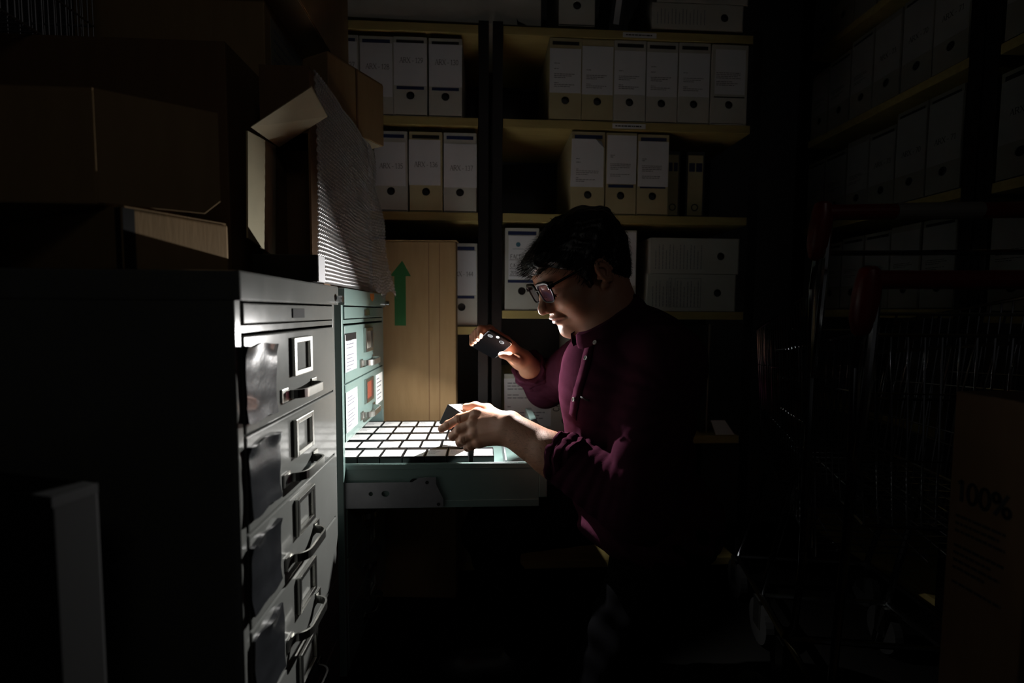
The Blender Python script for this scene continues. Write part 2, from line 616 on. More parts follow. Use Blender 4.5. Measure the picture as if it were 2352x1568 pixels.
gcab, gd = cabinet('filing_cabinet', .6445, 1.060, 'grey_paint', 'grey painted steel card cabinet with creased plastic pockets on its drawers')
for i in range(6):
    y0 = .6445 + .014 + .004 * (i % 2)
    obj('plastic_pocket', sleeve_mb(XF + .0002, y0, y0 + .094, ZD[i] - .122 + .004 * (i % 3), ZD[i] - .016, i, .0015).mesh('plastic_pocket', smooth=60), 'sleeve_plastic', gd[i], True,
        label='creased clear plastic pocket')
tcab, td = cabinet('filing_cabinet', 1.108, 1.556, 'green_paint', 'pale green steel card cabinet with one drawer pulled out', open_i=2)
for i, z0, z1, y0, y1 in ((0, .826, .9135, 1.124, 1.222), (1, .683, .778, 1.126, 1.224)):
    p = obj('index_sheet', MB().box(XF + .0004, XF + .0012, y0, y1, z0, z1), 'label_white', td[i], True, label='white printed index sheet')
    obj('printed_text', lines_mb(MB(), [.6, .9, .8, 0, .9, .7, .9, .85, .5], (XF + .0013, y0 + .012, z1 - .016), (0, 1, 0), (0, 0, 1), .07, .0085, .003, i), 'ink_grey', p, True)
    if i == 0:
        obj('tape_strip', MB().box(XF + .0012, XF + .0016, y0 + .004, y1 - .002, z1 - .014, z1 + .003), 'sleeve_plastic', p, True)
p = obj('index_sheet', MB().box(XF + .0004, XF + .0012, 1.432, 1.520, .690, .779), 'label_white', td[1], True, label='white printed index sheet')
obj('printed_text', lines_mb(MB(), [.5, .9, .8, .6, .9, .7], (XF + .0013, 1.44, .764), (0, 1, 0), (0, 0, 1), .07, .012, .003, 9), 'ink_grey', p, True)
obj('red_card', MB().box(XF + .0005, XF + .002, 1.306, 1.370, ZD[1] - .070, ZD[1] - .020), 'red_card', td[1], True, label='brick red card in the label holder')
obj('white_card', MB().box(XF + .0005, XF + .002, 1.306, 1.370, ZD[0] - .070, ZD[0] - .020), 'carton_dim', td[0], True, label='white card in the label holder')
obj('shield_sticker', MB().prism([(XF + .0072, 1.345, 1.017), (XF + .0072, 1.39, 1.019), (XF + .0072, 1.392, 1.006), (XF + .0072, 1.372, .996), (XF + .0072, 1.350, 1.003)], (.0006, 0, 0)), 'orange_tag', tcab, True, label='worn orange sticker')
# dividers inside the open drawer, and the telescopic slide under it
for x in (.049, .108):
    obj('divider_plate', MB().box(x, x + .004, 1.136, 1.526, .568, .612, .001), 'zinc_steel', td[2], True)
ys = 1.1185
pl = [(-.336, .567), (-.172, .5665), (-.155, .577), (-.116, .578), (-.1155, .560), (-.099, .526), (-.099, .5055), (-.336, .5055)]
bm_ = MB()
pts2 = pl
holes = [(-.268, .540, .0052), (-.234, .540, .0075)]
bm = bmesh.new()
outer = [bm.verts.new((x, 0, z)) for x, z in pl]
edges = [bm.edges.new((outer[i], outer[(i + 1) % len(outer)])) for i in range(len(outer))]
for hx, hz, hr in holes:
    ring = [bm.verts.new((hx + hr * math.cos(a * math.pi / 8) * (1.25 if hr > .006 else 1), 0, hz + hr * math.sin(a * math.pi / 8))) for a in range(16)]
    edges += [bm.edges.new((ring[i], ring[(i + 1) % 16])) for i in range(16)]
bmesh.ops.triangle_fill(bm, edges=edges, use_beauty=True)
r_ = bmesh.ops.extrude_face_region(bm, geom=bm.faces[:])
for v in r_['geom']:
    if isinstance(v, bmesh.types.BMVert):
        v.co.y += .0025
bmesh.ops.recalc_face_normals(bm, faces=bm.faces)
for v in bm.verts:
    v.co.y += ys
me = bpy.data.meshes.new('slide_rail')
bm.to_mesh(me)
bm.free()
rail = obj('slide_rail', me, 'zinc_steel', tcab, True)
rb = MB()
for hx, hz in ((-.137, .566), (-.110, .513)):
    rb.cyl((hx, ys - .0015, hz), (hx, ys + .001, hz), .004, 12)
obj('rail_rivet', rb, 'black_satin', rail, True)
obj('rail_roller', MB().cyl((-.166, ys + .0005, .563), (-.166, ys + .004, .563), .0125, 20), 'chrome', tcab, True)

# ===================================================== boxes of photographic slides
SB_W, SB_L, SB_H = .0515, .0752, .053
sb_body = MB().box(-SB_W / 2, SB_W / 2, 0, SB_L, 0, SB_H - .0008, .0012)
sb_body.box(-SB_W / 2 + .0005, SB_W / 2 - .0005, .0005, SB_L - .0005, SB_H - .0018, SB_H, .0005)
sb_body = sb_body.mesh('slide_box_body')
sb_body.materials.append(MATS['black_plastic'])
sb_label = MB().box(-.0228, .0228, .0022, .0560, SB_H, SB_H + .0004).mesh('slide_label')
sb_label.materials.append(MATS['label_white'])
sb_txt = []
for k in range(4):
    t_ = lines_mb(MB(), [.4, .75, .55, .3 + .15 * k], (-.019, .046, SB_H + .0005), (1, 0, 0), (0, 1, 0), .036, .008, .0018, 50 + k).mesh('handwritten_note')
    t_.materials.append(MATS['ink_faint'])
    sb_txt.append(t_)
ROWS = ['first', 'second', 'third', 'fourth', 'fifth']
PLACE = ['deepest inside the cabinet', 'halfway into the cabinet', 'first clear of the cabinet', 'second clear of the cabinet', 'third clear of the cabinet', 'fourth clear of the cabinet', 'last but one', 'at the outer end']
ROWN = ['row along the near drawer side', 'second row from near side', 'middle row of the drawer', 'last row but one', 'row against the far drawer side']
first_sb = None


def slide_box(loc, rot, label, group, k):
    global first_sb
    if first_sb is None:
        t = thing('slide_box', label, 'slide box', loc, 0, group)
        obj('slide_box_body', sb_body, None, t)
        l = obj('slide_label', sb_label, None, t, label='white paper label')
        obj('handwritten_note', sb_txt[0], None, l)
        first_sb = t
    else:
        t = copy_tree(first_sb)
        t['label'] = label
        if group:
            t['group'] = group
        t.children[0 if 'label' in t.children[0].name else 1].children[0].data = sb_txt[k % 4]
    t.location = loc
    t.rotation_euler = rot
    return t


starts = [-.306, -.3277, -.3203, -.3197, -.3167]
for r in range(5):
    for k in range(8):
        gap = .009 if (r == 0 and k == 7) else 0
        x = starts[r] + .0533 * (k - 1.5) + gap
        slide_box((x, 1.1465 + .0774 * r, .5665 + rng.uniform(0, .0008)), (0, 0, math.radians(rng.uniform(-.6, .6))),
                  f'black slide box {PLACE[k]}, {ROWN[r]}', 'slide boxes in the open drawer', int(rng.integers(0, 4)))

# ============================================================ phone with its lamp lit
PW = Vector((.852, .176, -.489)).normalized()                       # across the phone, pointing away from the fingers
PN = Vector((-.28, -.55, -.78))
PN = (PN - PW * PN.dot(PW)).normalized()              # out of its back
PL = PN.cross(PW).normalized()
if PL.y < 0:
    PL = -PL                                          # along the phone, away from the lamp end
LED = onY(1143, 775, 1.275)
# phone frame: origin at the lamp, x = PW, y = PL, z = PN
PM = Matrix((PW, PL, PN)).transposed().to_4x4()
PM.translation = LED
ph = thing('phone', 'slim dark phone with its rear lamp lit, held over the open drawer', 'phone', LED)


def ph_obj(name, mb, m, parent, smooth=False):
    mb.v = [tuple(PM @ Vector(v)) for v in mb.v]
    return obj(name, mb.mesh(name, smooth), m, parent, True)


def rounded(mb, x0, x1, y0, y1, z0, z1, r, n=6):
    pts = []
    for cx, cy2, a0 in ((x1 - r, y1 - r, 0), (x0 + r, y1 - r, 90), (x0 + r, y0 + r, 180), (x1 - r, y0 + r, 270)):
        for i in range(n + 1):
            a = math.radians(a0 + 90 * i / n)
            pts.append((cx + r * math.cos(a), cy2 + r * math.sin(a), z0))
    return mb.prism(pts, (0, 0, z1 - z0))


px0, px1, py0, py1 = -.031, .044, -.006, .112
ph_obj('phone_case', rounded(MB(), px0, px1, py0, py1, -.0088, -.0022, .011), 'phone_metal', ph)
ph_obj('back_glass', rounded(MB(), px0 + .0012, px1 - .0012, py0 + .0012, py1 - .0012, -.0022, -.0012, .010), 'phone_glass', ph)
ph_obj('screen', rounded(MB(), px0 + .0012, px1 - .0012, py0 + .0012, py1 - .0012, -.0098, -.0088, .010), 'screen_glass', ph)
cl = MB()
for x in (-.018, .018):
    cl.cyl((x, .010, -.0012), (x, .010, .0006), .0072, 24)
ph_obj('camera_lens', cl, 'phone_metal', ph)
cg = MB()
for x in (-.018, .018):
    cg.cyl((x, .010, .0006), (x, .010, .0008), .0055, 24)
ph_obj('camera_glass', cg, 'screen_glass', ph)
ph_obj('flash_lamp', MB().cyl((0, 0, -.0014), (0, 0, -.00112), .0036, 20), 'lamp_emission', ph)
ld = bpy.data.lights.new('phone_lamp_light', 'AREA')
ld.shape = 'DISK'
ld.size = .0075
ld.energy = 9.0
ld.color = (1.0, .985, .955)
lo = bpy.data.objects.new('phone_lamp_light', ld)
COL.objects.link(lo)
zax = -PN
xax = PW
yax = zax.cross(xax)
lm = Matrix((xax, yax, zax)).transposed().to_4x4()
lm.translation = LED + PN * .0012
lo.matrix_world = lm

# ============================================================ things piled on the cabinets
T0 = 1.0225


def carton(name, label, M, w, d, h, m='cardboard', tape=True, group=None):
    """closed carton: w along local x, d along local y, corner at the origin"""
    t = thing(name, label, 'cardboard box', M.translation, 0, group)
    R = M.to_3x3().to_4x4()
    full = Matrix.Translation(M.translation) @ R
    b = MB().box(0, w, 0, d, 0, h - .003, .003, full)
    obj('carton_body', b, m, t, True)
    f = MB()
    f.box(.002, w - .002, .002, d / 2 - .0015, h - .003, h, 0, full)
    f.box(.002, w - .002, d / 2 + .0015, d - .002, h - .003, h, 0, full)
    obj('top_flap', f, m, t, True)
    if tape:
        tp = MB()
        tp.box(-.0006, 0, d / 2 - .025, d / 2 + .025, h - .08, h + .0006, 0, full)
        tp.box(w, w + .0006, d / 2 - .025, d / 2 + .025, h - .08, h + .0006, 0, full)
        tp.box(0, w, d / 2 - .025, d / 2 + .025, h, h + .0006, 0, full)
        obj('packing_tape', tp, 'brown_tape', t, True)
    return t, full


def TR(x, y, z, deg=0):
    return Matrix.Translation((x, y, z)) @ Matrix.Rotation(math.radians(deg), 4, 'Z')


# low carton turned on the cabinet corner, dark tape down its edge
a = math.degrees(math.atan2(.88, .476))
t, Mx = carton('taped_carton', 'low brown carton with black tape down one corner, on the grey cabinet', Matrix.Translation((-.475, .66, T0)) @ Matrix.Rotation(math.radians(a), 4, 'Z'), .146, .32, .083, 'cardboard', False)
obj('corner_tape', MB().box(.002, .016, -.0008, 0, .001, .08, 0, Mx).box(-.0008, 0, .0, .012, .001, .08, 0, Mx), 'dark_tape', t, True, label='black tape')
# broad carton with an open side flap on top of it
t, Mx = carton('flapped_carton', 'broad brown carton with a side flap swung open, above the taped carton', TR(-.93, .67, 1.1075, 0), .42, .195, .150, 'cardboard', True)
c0, d0 = Vector((-.508, .668, 1.1095)), Vector((.857, .514, 0))
fl = MB()
fp = [c0, c0 + d0 * .118, c0 + d0 * .138 + Vector((0, 0, .02)), c0 + d0 * .138 + Vector((0, 0, .146)), c0 + Vector((0, 0, .146))]
fl.prism(fp, Vector((-.514, .857, 0)) * .004)
obj('side_flap', fl, 'cardboard', t, True)
# tall brown carton behind
carton('tall_brown_carton', 'tall brown carton behind the open-flapped carton, touching the stack above', TR(-.92, .962, T0), .43, .38, .452, 'cardboard_dark', True)
t, Mx = carton('printed_carton', 'brown carton with a printed end, second from the top of the stack', TR(-.92, 1.165, 1.476), .415, .27, .205, 'cardboard', False)
obj('printed_panel', MB().box(.415, .4156, .03, .24, .03, .18, 0, Mx), 'carton_dim', t, True)
obj('printed_text', lines_mb(MB(), [.9, .6, .8, .7, .9, .5], Mx @ Vector((.4158, .045, .155)), (0, 1, 0), (0, 0, 1), .17, .022, .006, 4), 'ink_grey', t, True)
t, Mx = carton('lidded_carton', 'wide cream-bottomed carton topping the stack on the cabinets', TR(-.93, 1.12, 1.684), .50, .46, .28, 'cardboard', True)
obj('base_panel', MB().box(.003, .497, .003, .457, -.0012, 0, 0, Mx), 'cream_card', t, True, label='cream underside')
# carton lying across the wrapped carton
a = math.degrees(math.atan2(.866, .5))
t, Mx = carton('ribbed_carton', 'tan carton overhanging the end of the bubble-wrapped carton', Matrix.Translation((-.399, 1.273, 1.4485)) @ Matrix.Rotation(math.radians(a), 4, 'Z'), .204, .092, .175, 'cardboard', False)
obj('base_panel', MB().box(.003, .201, .003, .089, -.0012, 0, 0, Mx), 'cream_card', t, True, label='cream underside')
obj('seam_rib', MB().box(.095, .101, -.0022, 0, .001, .172, 0, Mx), 'cardboard_dark', t, True)

# open-ended carton standing under the bubble wrap
XW0, XW1, YW0, YW1, ZW1 = -.440, -.345, .985, 1.455, 1.445
t = thing('wrapped_carton', 'tall narrow carton with an open end and cream flaps, wrapped in bubble film', 'cardboard box', ((XW0 + XW1) / 2, 1.2, T0))
b = MB()
b.box(XW0, XW0 + .004, YW0, YW1, T0, ZW1)
b.box(XW1 - .004, XW1, YW0, YW1, T0, ZW1)
b.box(XW0 + .004, XW1 - .004, YW0, YW1, T0, T0 + .004)
b.box(XW0 + .004, XW1 - .004, YW0, YW1, ZW1 - .004, ZW1)
b.box(XW0 + .004, XW1 - .004, YW1 - .004, YW1, T0 + .004, ZW1 - .004)
b.box(XW0 + .004, XW1 - .004, YW0, YW0 + .004, 1.318, ZW1 - .004)
b.box(XW0 + .004, XW1 - .004, YW0 + .11, YW0 + .114, T0 + .004, 1.318)
obj('carton_body', b, 'cardboard_dark', t, True)
q = [onY(630, 335, YW0 - .001), onY(629, 590, YW0 - .001), onY(566, 546, .865), onY(565, 300, .865)]
obj('side_flap', MB().prism(q, (q[1] - q[0]).cross(q[3] - q[0]).normalized() * -.003), 'cream_card', t, True, label='cream inner face of the side flap')
q = [onY(641, 338, YW0 - .002), onY(752, 268, YW0 - .002), onY(715, 200, .90), onY(576, 292, .872)]
obj('top_flap', MB().prism(q, (0, .002, .003)), 'cream_card', t, True, label='cream inner face of the top flap')
tm = (q[0] + q[1] + q[2] + q[3]) / 4 + Vector((0, -.0012, -.0022))
ux, uz = (q[1] - q[0]).normalized(), (q[3] - q[0]).normalized()

# bubble wrap: hex field of bumps on a draped sheet
def bubble():
    sp = .0098
    y0, y1, z0, z1 = .992, 1.50, 1.026, 1.442
    sub = 6
    ny = int((y1 - y0) / sp * sub)
    nz = int((z1 - z0) / sp * sub)
    Y = np.linspace(0, 1, ny)[:, None] * np.ones((1, nz))
    Zt = np.linspace(0, 1, nz)[None, :] * np.ones((ny, 1))
    yy = Y * (y1 - y0)
    zz = Zt * (z1 - z0)
    rowf = zz / (sp * .866)
    best = np.full(yy.shape, 9.0)
    for dr in (0, 1):
        rr = np.floor(rowf) + dr
        off = (rr % 2) * .5
        cxn = np.round(yy / sp - off) + off
        dd = np.hypot(yy - cxn * sp, zz - rr * sp * .866)
        best = np.minimum(best, dd)
    bump = np.sqrt(np.clip(1 - (best / (sp * .43)) ** 2, 0, 1)) * .0036
    # the sheet: flat on the carton, swelling out past its far lower corner, with soft creases
    far = np.clip((Y - .78) / .22, 0, 1)
    low = 1 - Zt
    swell = .055 * far ** 2 * low ** 1.3 + .010 * np.sin(Y * 9 + Zt * 3) * .35 + .004 * np.sin(Y * 31 + 5 * Zt) * far + .006 * np.sin(Zt * 12 + Y * 14) * far
    X = XW1 + .006 + np.abs(swell) + bump
    yext = y0 + yy * (1 + .03 * low)
    top_lean = .002 * Y
    Zp = z0 + zz + top_lean * Zt
    hemp = .016 * far * np.sin(Y * 60) * np.clip(1 - Zt * 6, 0, 1)
    Zp = Zp + hemp - .012 * far * np.clip(1 - Zt * 4, 0, 1)
    Zp = np.where(X < -.313, np.maximum(Zp, 1.0235), Zp)
    V = np.stack([X, yext, Zp], -1).reshape(-1, 3)
    i, j = np.meshgrid(np.arange(ny - 1), np.arange(nz - 1), indexing='ij')
    a = (i * nz + j).ravel()
    Fq = np.stack([a, a + nz, a + nz + 1, a + 1], 1)
    return V, Fq


def np_mesh(name, V, Fq, smooth=True):
    me = bpy.data.meshes.new(name)
    n = len(V)
    me.vertices.add(n)
    me.vertices.foreach_set('co', np.asarray(V, dtype=np.float32).ravel())
    nf, k = Fq.shape
    me.loops.add(nf * k)
    me.loops.foreach_set('vertex_index', np.asarray(Fq, dtype=np.int32).ravel())
    me.polygons.add(nf)
    me.polygons.foreach_set('loop_start', np.arange(0, nf * k, k, dtype=np.int32))
    me.update(calc_edges=True)
    if smooth:
        me.polygons.foreach_set('use_smooth', np.ones(nf, dtype=bool))
    me.validate()
    return me


V, Fq = bubble()
bw = obj('bubble_wrap', np_mesh('bubble_wrap', V, Fq), 'bubble_plastic')
tag(bw, 'sheet of clear bubble wrap hanging down the side of the narrow carton', 'bubble wrap')

# black flat box on the cabinet edge
t = thing('black_box', 'flat black box with a pale side, jutting over the grey cabinet edge', 'box', (-.366, .885, T0))
obj('box_body', MB().box(-.426, -.3095, .908, .946, T0, T0 + .050, .0015), 'black_satin', t, True)
obj('side_label', MB().box(-.3095, -.3075, .909, .945, T0 + .001, T0 + .049, .0005), 'paper', t, True, label='pale side')

# wire crate high up on the tall carton
t = thing('wire_crate', 'dark wire crate on top of the tall brown carton', 'wire basket', (-.86, .97, 1.477))
b = MB()
cx0, cx1, cy0, cy1, cz0, cz1 = -1.05, -.83, .86, 1.10, 1.477, 1.76
for z in (cz0 + .003, cz0 + .09, cz1):
    b.tube([(cx0, cy0, z), (cx1, cy0, z), (cx1, cy1, z), (cx0, cy1, z)], .003, 6, closed=True)
for i in range(19):
    y = cy0 + (cy1 - cy0) * i / 18
    b.cyl((cx1, y, cz0), (cx1, y, cz1), .0013, 6)
    b.cyl((cx0, y, cz0), (cx0, y, cz1), .0013, 6)
    b.cyl((cx0, y, cz0 + .003), (cx1, y, cz0 + .003), .0013, 6)
for i in range(1, 9):
    x = cx0 + (cx1 - cx0) * i / 9
    for y in (cy0, cy1):
        b.cyl((x, y, cz0), (x, y, cz1), .0013, 6)
obj('wire_mesh', b, 'zinc_steel', t, True)

# board standing on the floor close to the camera
t = thing('standing_case', 'tall thin dark case standing on the floor before the grey cabinet', 'case', (-.6, .485, 0))
Mx = Matrix.Translation((-.402, .456, 0)) @ Matrix.Rotation(math.radians(-17), 4, 'Z')
obj('carton_body', MB().box(-.42, 0, 0, .042, 0, .795, .003, Mx), 'void_black', t, True)
obj('lit_edge_strip', MB().box(0, .0008, .001, .041, .785, .7955, 0, Mx), 'dark_paint', t, True)  # paler strip paints the light along the case's upper edge

# carton with the green arrow
ang = math.radians(-4)
Mx = Matrix.Translation((-.318, 1.588, 0)) @ Matrix.Rotation(ang, 4, 'Z')
t = thing('arrow_carton', 'tall tan carton with a green arrow, standing behind the green cabinet', 'cardboard box', (-.2, 1.62, 0))
obj('carton_body', MB().box(-.05, .222, 0, .048, 0, 1.196, .004, Mx), 'cardboard', t, True)
obj('top_flap', MB().box(-.048, .226, -.002, .050, 1.196, 1.1995, .001, Mx), 'cardboard', t, True)
ar = [(.022, .922), (.059, .922), (.059, 1.083), (.076, 1.083), (.048, 1.133), (.008, 1.083), (.022, 1.083)]
obj('green_arrow', MB().prism([Mx @ Vector((x, -.0004, z)) for x, z in ar], (0, .0004, 0)), 'arrow_green', t, True, label='printed green arrow')
cr = MB()
for x in (.133, .168):
    cr.box(x, x + .0022, -.0006, 0, .5, 1.19, 0, Mx)
obj('crease_line', cr, 'cardboard_dark', t, True)
# ============================================================== shelving units
SHW, SHT = .40, .028


def shelving(name, label, x0, x1, tops, height, m_left, m_right, tags=()):
    t = thing(name, label, 'shelving unit', ((x0 + x1) / 2, 1.85, 0))
    pw = .034
    for x, mm in ((x0, m_left), (x1 - pw, m_right)):
        for y in (1.650, 2.016):
            p = MB()
            p.box(x, x + pw, y, y + .003, 0, height, .0008)
            ex = x if x == x0 else x + pw - .003
            p.box(ex, ex + .003, y + .003, y + .030, 0, height, .0008)
            obj('upright', p, mm, t, True)
    for z in tops:
        s = obj('shelf_board', MB().box(x0 + pw + .001, x1 - pw - .001, 1.652, 1.652 + SHW - .02, z - SHT, z, .002), 'shelf_wood', t, True)
        for (tx, tz) in tags:
            if abs(tz - z) < .01:
                c = obj('shelf_card', MB().box(tx, tx + .115, 1.6512, 1.652, z - .022, z - .006), 'paper', s, True, label='narrow card strip')
                obj('printed_text', lines_mb(MB(), [1], (tx + .01, 1.651, z - .016), (1, 0, 0), (0, 0, 1), .09, .01, .004, 3), 'ink', c, True)
    return t


shelving('shelving_unit', 'wooden-shelved rack behind the green cabinet, mostly hidden by the cartons', -1.02, .009, [1.917, 1.617, 1.304, .918, .50, .08], 1.93, 'post_steel', 'post_steel')
shelving('shelving_unit', 'wooden-shelved rack of white archive boxes directly behind the person', .022, .948, [1.917, 1.617, 1.304, .974, .530, .08], 1.93, 'post_steel', 'post_grey',
         tags=((.43, 1.617), (.46, 1.917)))

# ================================================================ archive boxes
BH, BD = .253, .34
AB = {}


def ab_mesh(key, w, h, mats):
    """white spine with a finger hole, sides, closed back"""
    if key in AB:
        return AB[key]
    bm = bmesh.new()
    hz, hr = .066, .0135
    vs = [bm.verts.new(p) for p in ((.0012, 0, .004), (w - .0012, 0, .004), (w - .0012, 0, h), (.0012, 0, h))]
    e = [bm.edges.new((vs[i], vs[(i + 1) % 4])) for i in range(4)]
    ring = [bm.verts.new((w / 2 + hr * math.cos(a * math.pi / 12), 0, hz + hr * math.sin(a * math.pi / 12))) for a in range(24)]
    e += [bm.edges.new((ring[i], ring[(i + 1) % 24])) for i in range(24)]
    bmesh.ops.triangle_fill(bm, edges=e, use_beauty=True)
    r2 = bmesh.ops.extrude_face_region(bm, geom=bm.faces[:])
    for v in r2['geom']:
        if isinstance(v, bmesh.types.BMVert):
            v.co.y += .0022
    bmesh.ops.recalc_face_normals(bm, faces=bm.faces)
    me0 = bpy.data.meshes.new('x')
    bm.to_mesh(me0)
    bm.free()
    b = MB()
    b.add([v.co for v in me0.vertices], [tuple(p.vertices) for p in me0.polygons])
    bpy.data.meshes.remove(me0)
    b.box(0, .0022, .0022, BD, 0, h)
    b.box(w - .0022, w, .0022, BD, 0, h)
    b.box(.0022, w - .0022, BD - .0022, BD, 0, h)
    b.box(.0022, w - .0022, .0022, BD - .0022, 0, .0022)
    b.box(.0022, w - .0022, .0022, BD - .0022, h - .0022, h)
    me = b.mesh('carton_body')
    me.materials.append(MATS[mats])
    fm = MB().box(.004, w - .004, .014, .03, .006, h - .008).mesh('file_folder')
    fm.materials.append(MATS['dark_paint'])
    AB[key] = (me, fm)
    return AB[key]


def archive_box(label, group, M, w=.110, h=BH, m='carton_white', top='blue', low='blue', sheet=None, text=None, tz=.165, lines=None, size=.0165, seed=0, peel=False, cat='archive box', hand=None):
    """sheet = (x0, x1, z0, z1) of the paper label on the spine"""
    t = thing('archive_box', label, cat, (0, 0, 0), 0, group)
    t.matrix_world = M
    me, fm = ab_mesh((round(w, 3), round(h, 3), m), w, h, m)
    obj('carton_body', me, None, t)
    obj('file_folder', fm, None, t)
    k = h / BH
    if top:
        obj('printed_band', MB().box(.010, w - .010, -.0004, 0, (.232) * k, (.243) * k), 'band_blue' if top == 'blue' else 'ink', t, label='blue printed band' if top == 'blue' else 'dark printed band')
    if low:
        zz = .085 * k
        hgt = .010 if low == 'blue' else .004
        obj('printed_band', MB().box(.010, w - .010, -.0004, 0, zz, zz + hgt), 'band_blue' if low == 'blue' else 'ink', t, label='blue printed band' if low == 'blue' else 'dark printed band')
    if sheet:
        x0, x1, z0, z1 = sheet
        sb = MB()
        if peel:
            pts = [(x0, -.0006, z0), (x1, -.0006, z0), (x1, -.0006, z1 - .03), (x1 - .008, -.0006, z1 - .008), (x1 - .03, -.0006, z1), (x0 + .004, -.0006, z1)]
            sb.prism(pts, (0, -.0006, 0))
            sb.prism([(x1 - .03, -.0012, z1), (x1, -.0012, z1 - .03), (x1 - .012, -.010, z1 - .024), (x1 - .026, -.010, z1 - .010)], (0, -.0003, -.0003))
        else:
            sb.box(x0, x1, -.0012, -.0005, z0, z1)
        s = obj('label_sheet', sb, 'paper_dim' if m == 'carton_dim' else 'paper', t, label='white paper label')
        yy = -.0013
    else:
        s, yy = t, -.0005
    tb = MB()
    if text:
        text_mb(tb, text, size, ((sheet[0] + sheet[1]) / 2 + .004 if sheet else w / 2, yy, tz), (1, 0, 0), (0, 0, 1))
    if lines:
        lines_mb(tb, lines, (.016, yy, tz), (1, 0, 0), (0, 0, 1), w - .034, .0058, .0016, seed)
    if hand:
        for (s_, z_, hh) in hand:
            text_mb(tb, s_, hh, (.018, yy, z_), (1, 0, 0), (0, 0, 1), .10, False, center=False)
            tb.box(.016, .016 + (.03 if len(s_) < 5 else .068), yy - .0003, yy, z_ - .005, z_ - .0035)
    if tb.v:
        obj('printed_text', tb, 'ink', s)
    return t


def at(x, z, dy=0.0, rot=0.0):
    return Matrix.Translation((x, 1.654 + dy, z)) @ Matrix.Rotation(math.radians(rot), 4, 'Z')


L1 = [.25, 0, 0, .2, 0, 0, .92, .8, .5, 0, 0, .2, .9, .7]
S1, S2, S3 = 1.6175, 1.3045, .9745
g = 'numbered boxes on the upper shelf behind the bubble wrap'
archive_box('white archive box cut off by the cartons, left of ARX - 128', g, at(-.529, S1), sheet=(.004, .106, .09, .232), text='ARX - 127', tz=.150)
archive_box('white archive box reading ARX - 128, behind the corner of the tan carton', g, at(-.4165, S1, .002), sheet=(.003, .107, .06, .231), text='ARX - 128', tz=.148)
archive_box('white archive box reading ARX - 129, one box away from the shelf gap', g, at(-.3055, S1, -.001), sheet=(.001, .109, .097, .233), text='ARX - 129', tz=.170, top='dark')
archive_box('white archive box reading ARX - 130, by the gap at the dark posts', g, at(-.190, S1, .001, -.4), sheet=(.001, .110, .097, .233), text='ARX - 130', tz=.168, top='dark')
g = 'numbered boxes on the middle shelf behind the bubble wrap'
archive_box('white archive box half behind the bubble wrap, before ARX - 135', g, at(-.488, S2 + .0005), m='carton_white', sheet=(.002, .108, .083, .225), text='ARX - 134', tz=.140)
archive_box('white archive box reading ARX - 135, partly behind the bubble wrap', g, at(-.3725, S2 + .0005, 0, .3), sheet=(.002, .104, .083, .226), text='ARX - 135', tz=.140, low=None, h=.262)
archive_box('white archive box reading ARX - 136, middle of three, cream base', g, at(-.256, S2 + .0005), m='carton_cream', sheet=(-.001, .104, .087, .236), text='ARX - 136', tz=.147, low='dark', top='dark', h=.262)
archive_box('white archive box reading ARX - 137, touching the dark posts', g, at(-.142, S2 + .0005, .001), sheet=(.001, .111, .082, .226), text='ARX - 137', tz=.138, low=None, h=.262)
archive_box('white archive box ending in 144 beside the arrow carton', None, at(-.137, .9185, .012), w=.109, h=.284, sheet=(.004, .105, .108, .258), text='ARX - 144', tz=.172, size=.0155)
# right-hand rack, upper shelf
g = 'boxes in a row on the upper shelf behind the person'
nth = ['next to the bare end of the shelf', 'second from the bare end of the shelf', 'third from the bare end of the shelf', 'fourth from the bare end of the shelf', 'fifth from the bare end of the shelf']
xs = [.2125, .3225, .433, .5445, .6565]
for i, x in enumerate(xs):
    archive_box('white archive box on the upper shelf, ' + nth[i], g, at(x, S1 + .0002, .002 * (i % 2)), m='carton_cream' if i in (0, 1) else 'carton_white',
                sheet=(.001, .107, .088 if i % 2 else .090, .246 if i == 1 else .234), lines=L1[i % 3:] , tz=.185 - .006 * (i % 3), top=None if i == 1 else 'dark', low='dark' if i in (2, 4) else 'blue', seed=i, h=.268)
archive_box('taller white archive box standing out at the dark end post, upper shelf', g, at(.7695, S1 + .0002, -.004), w=.128, h=.264, top=None, low='dark', sheet=(.012, .118, .10, .248), lines=[.9, .9, .8, .9, 0, .6, .8, .7], tz=.170, seed=8)
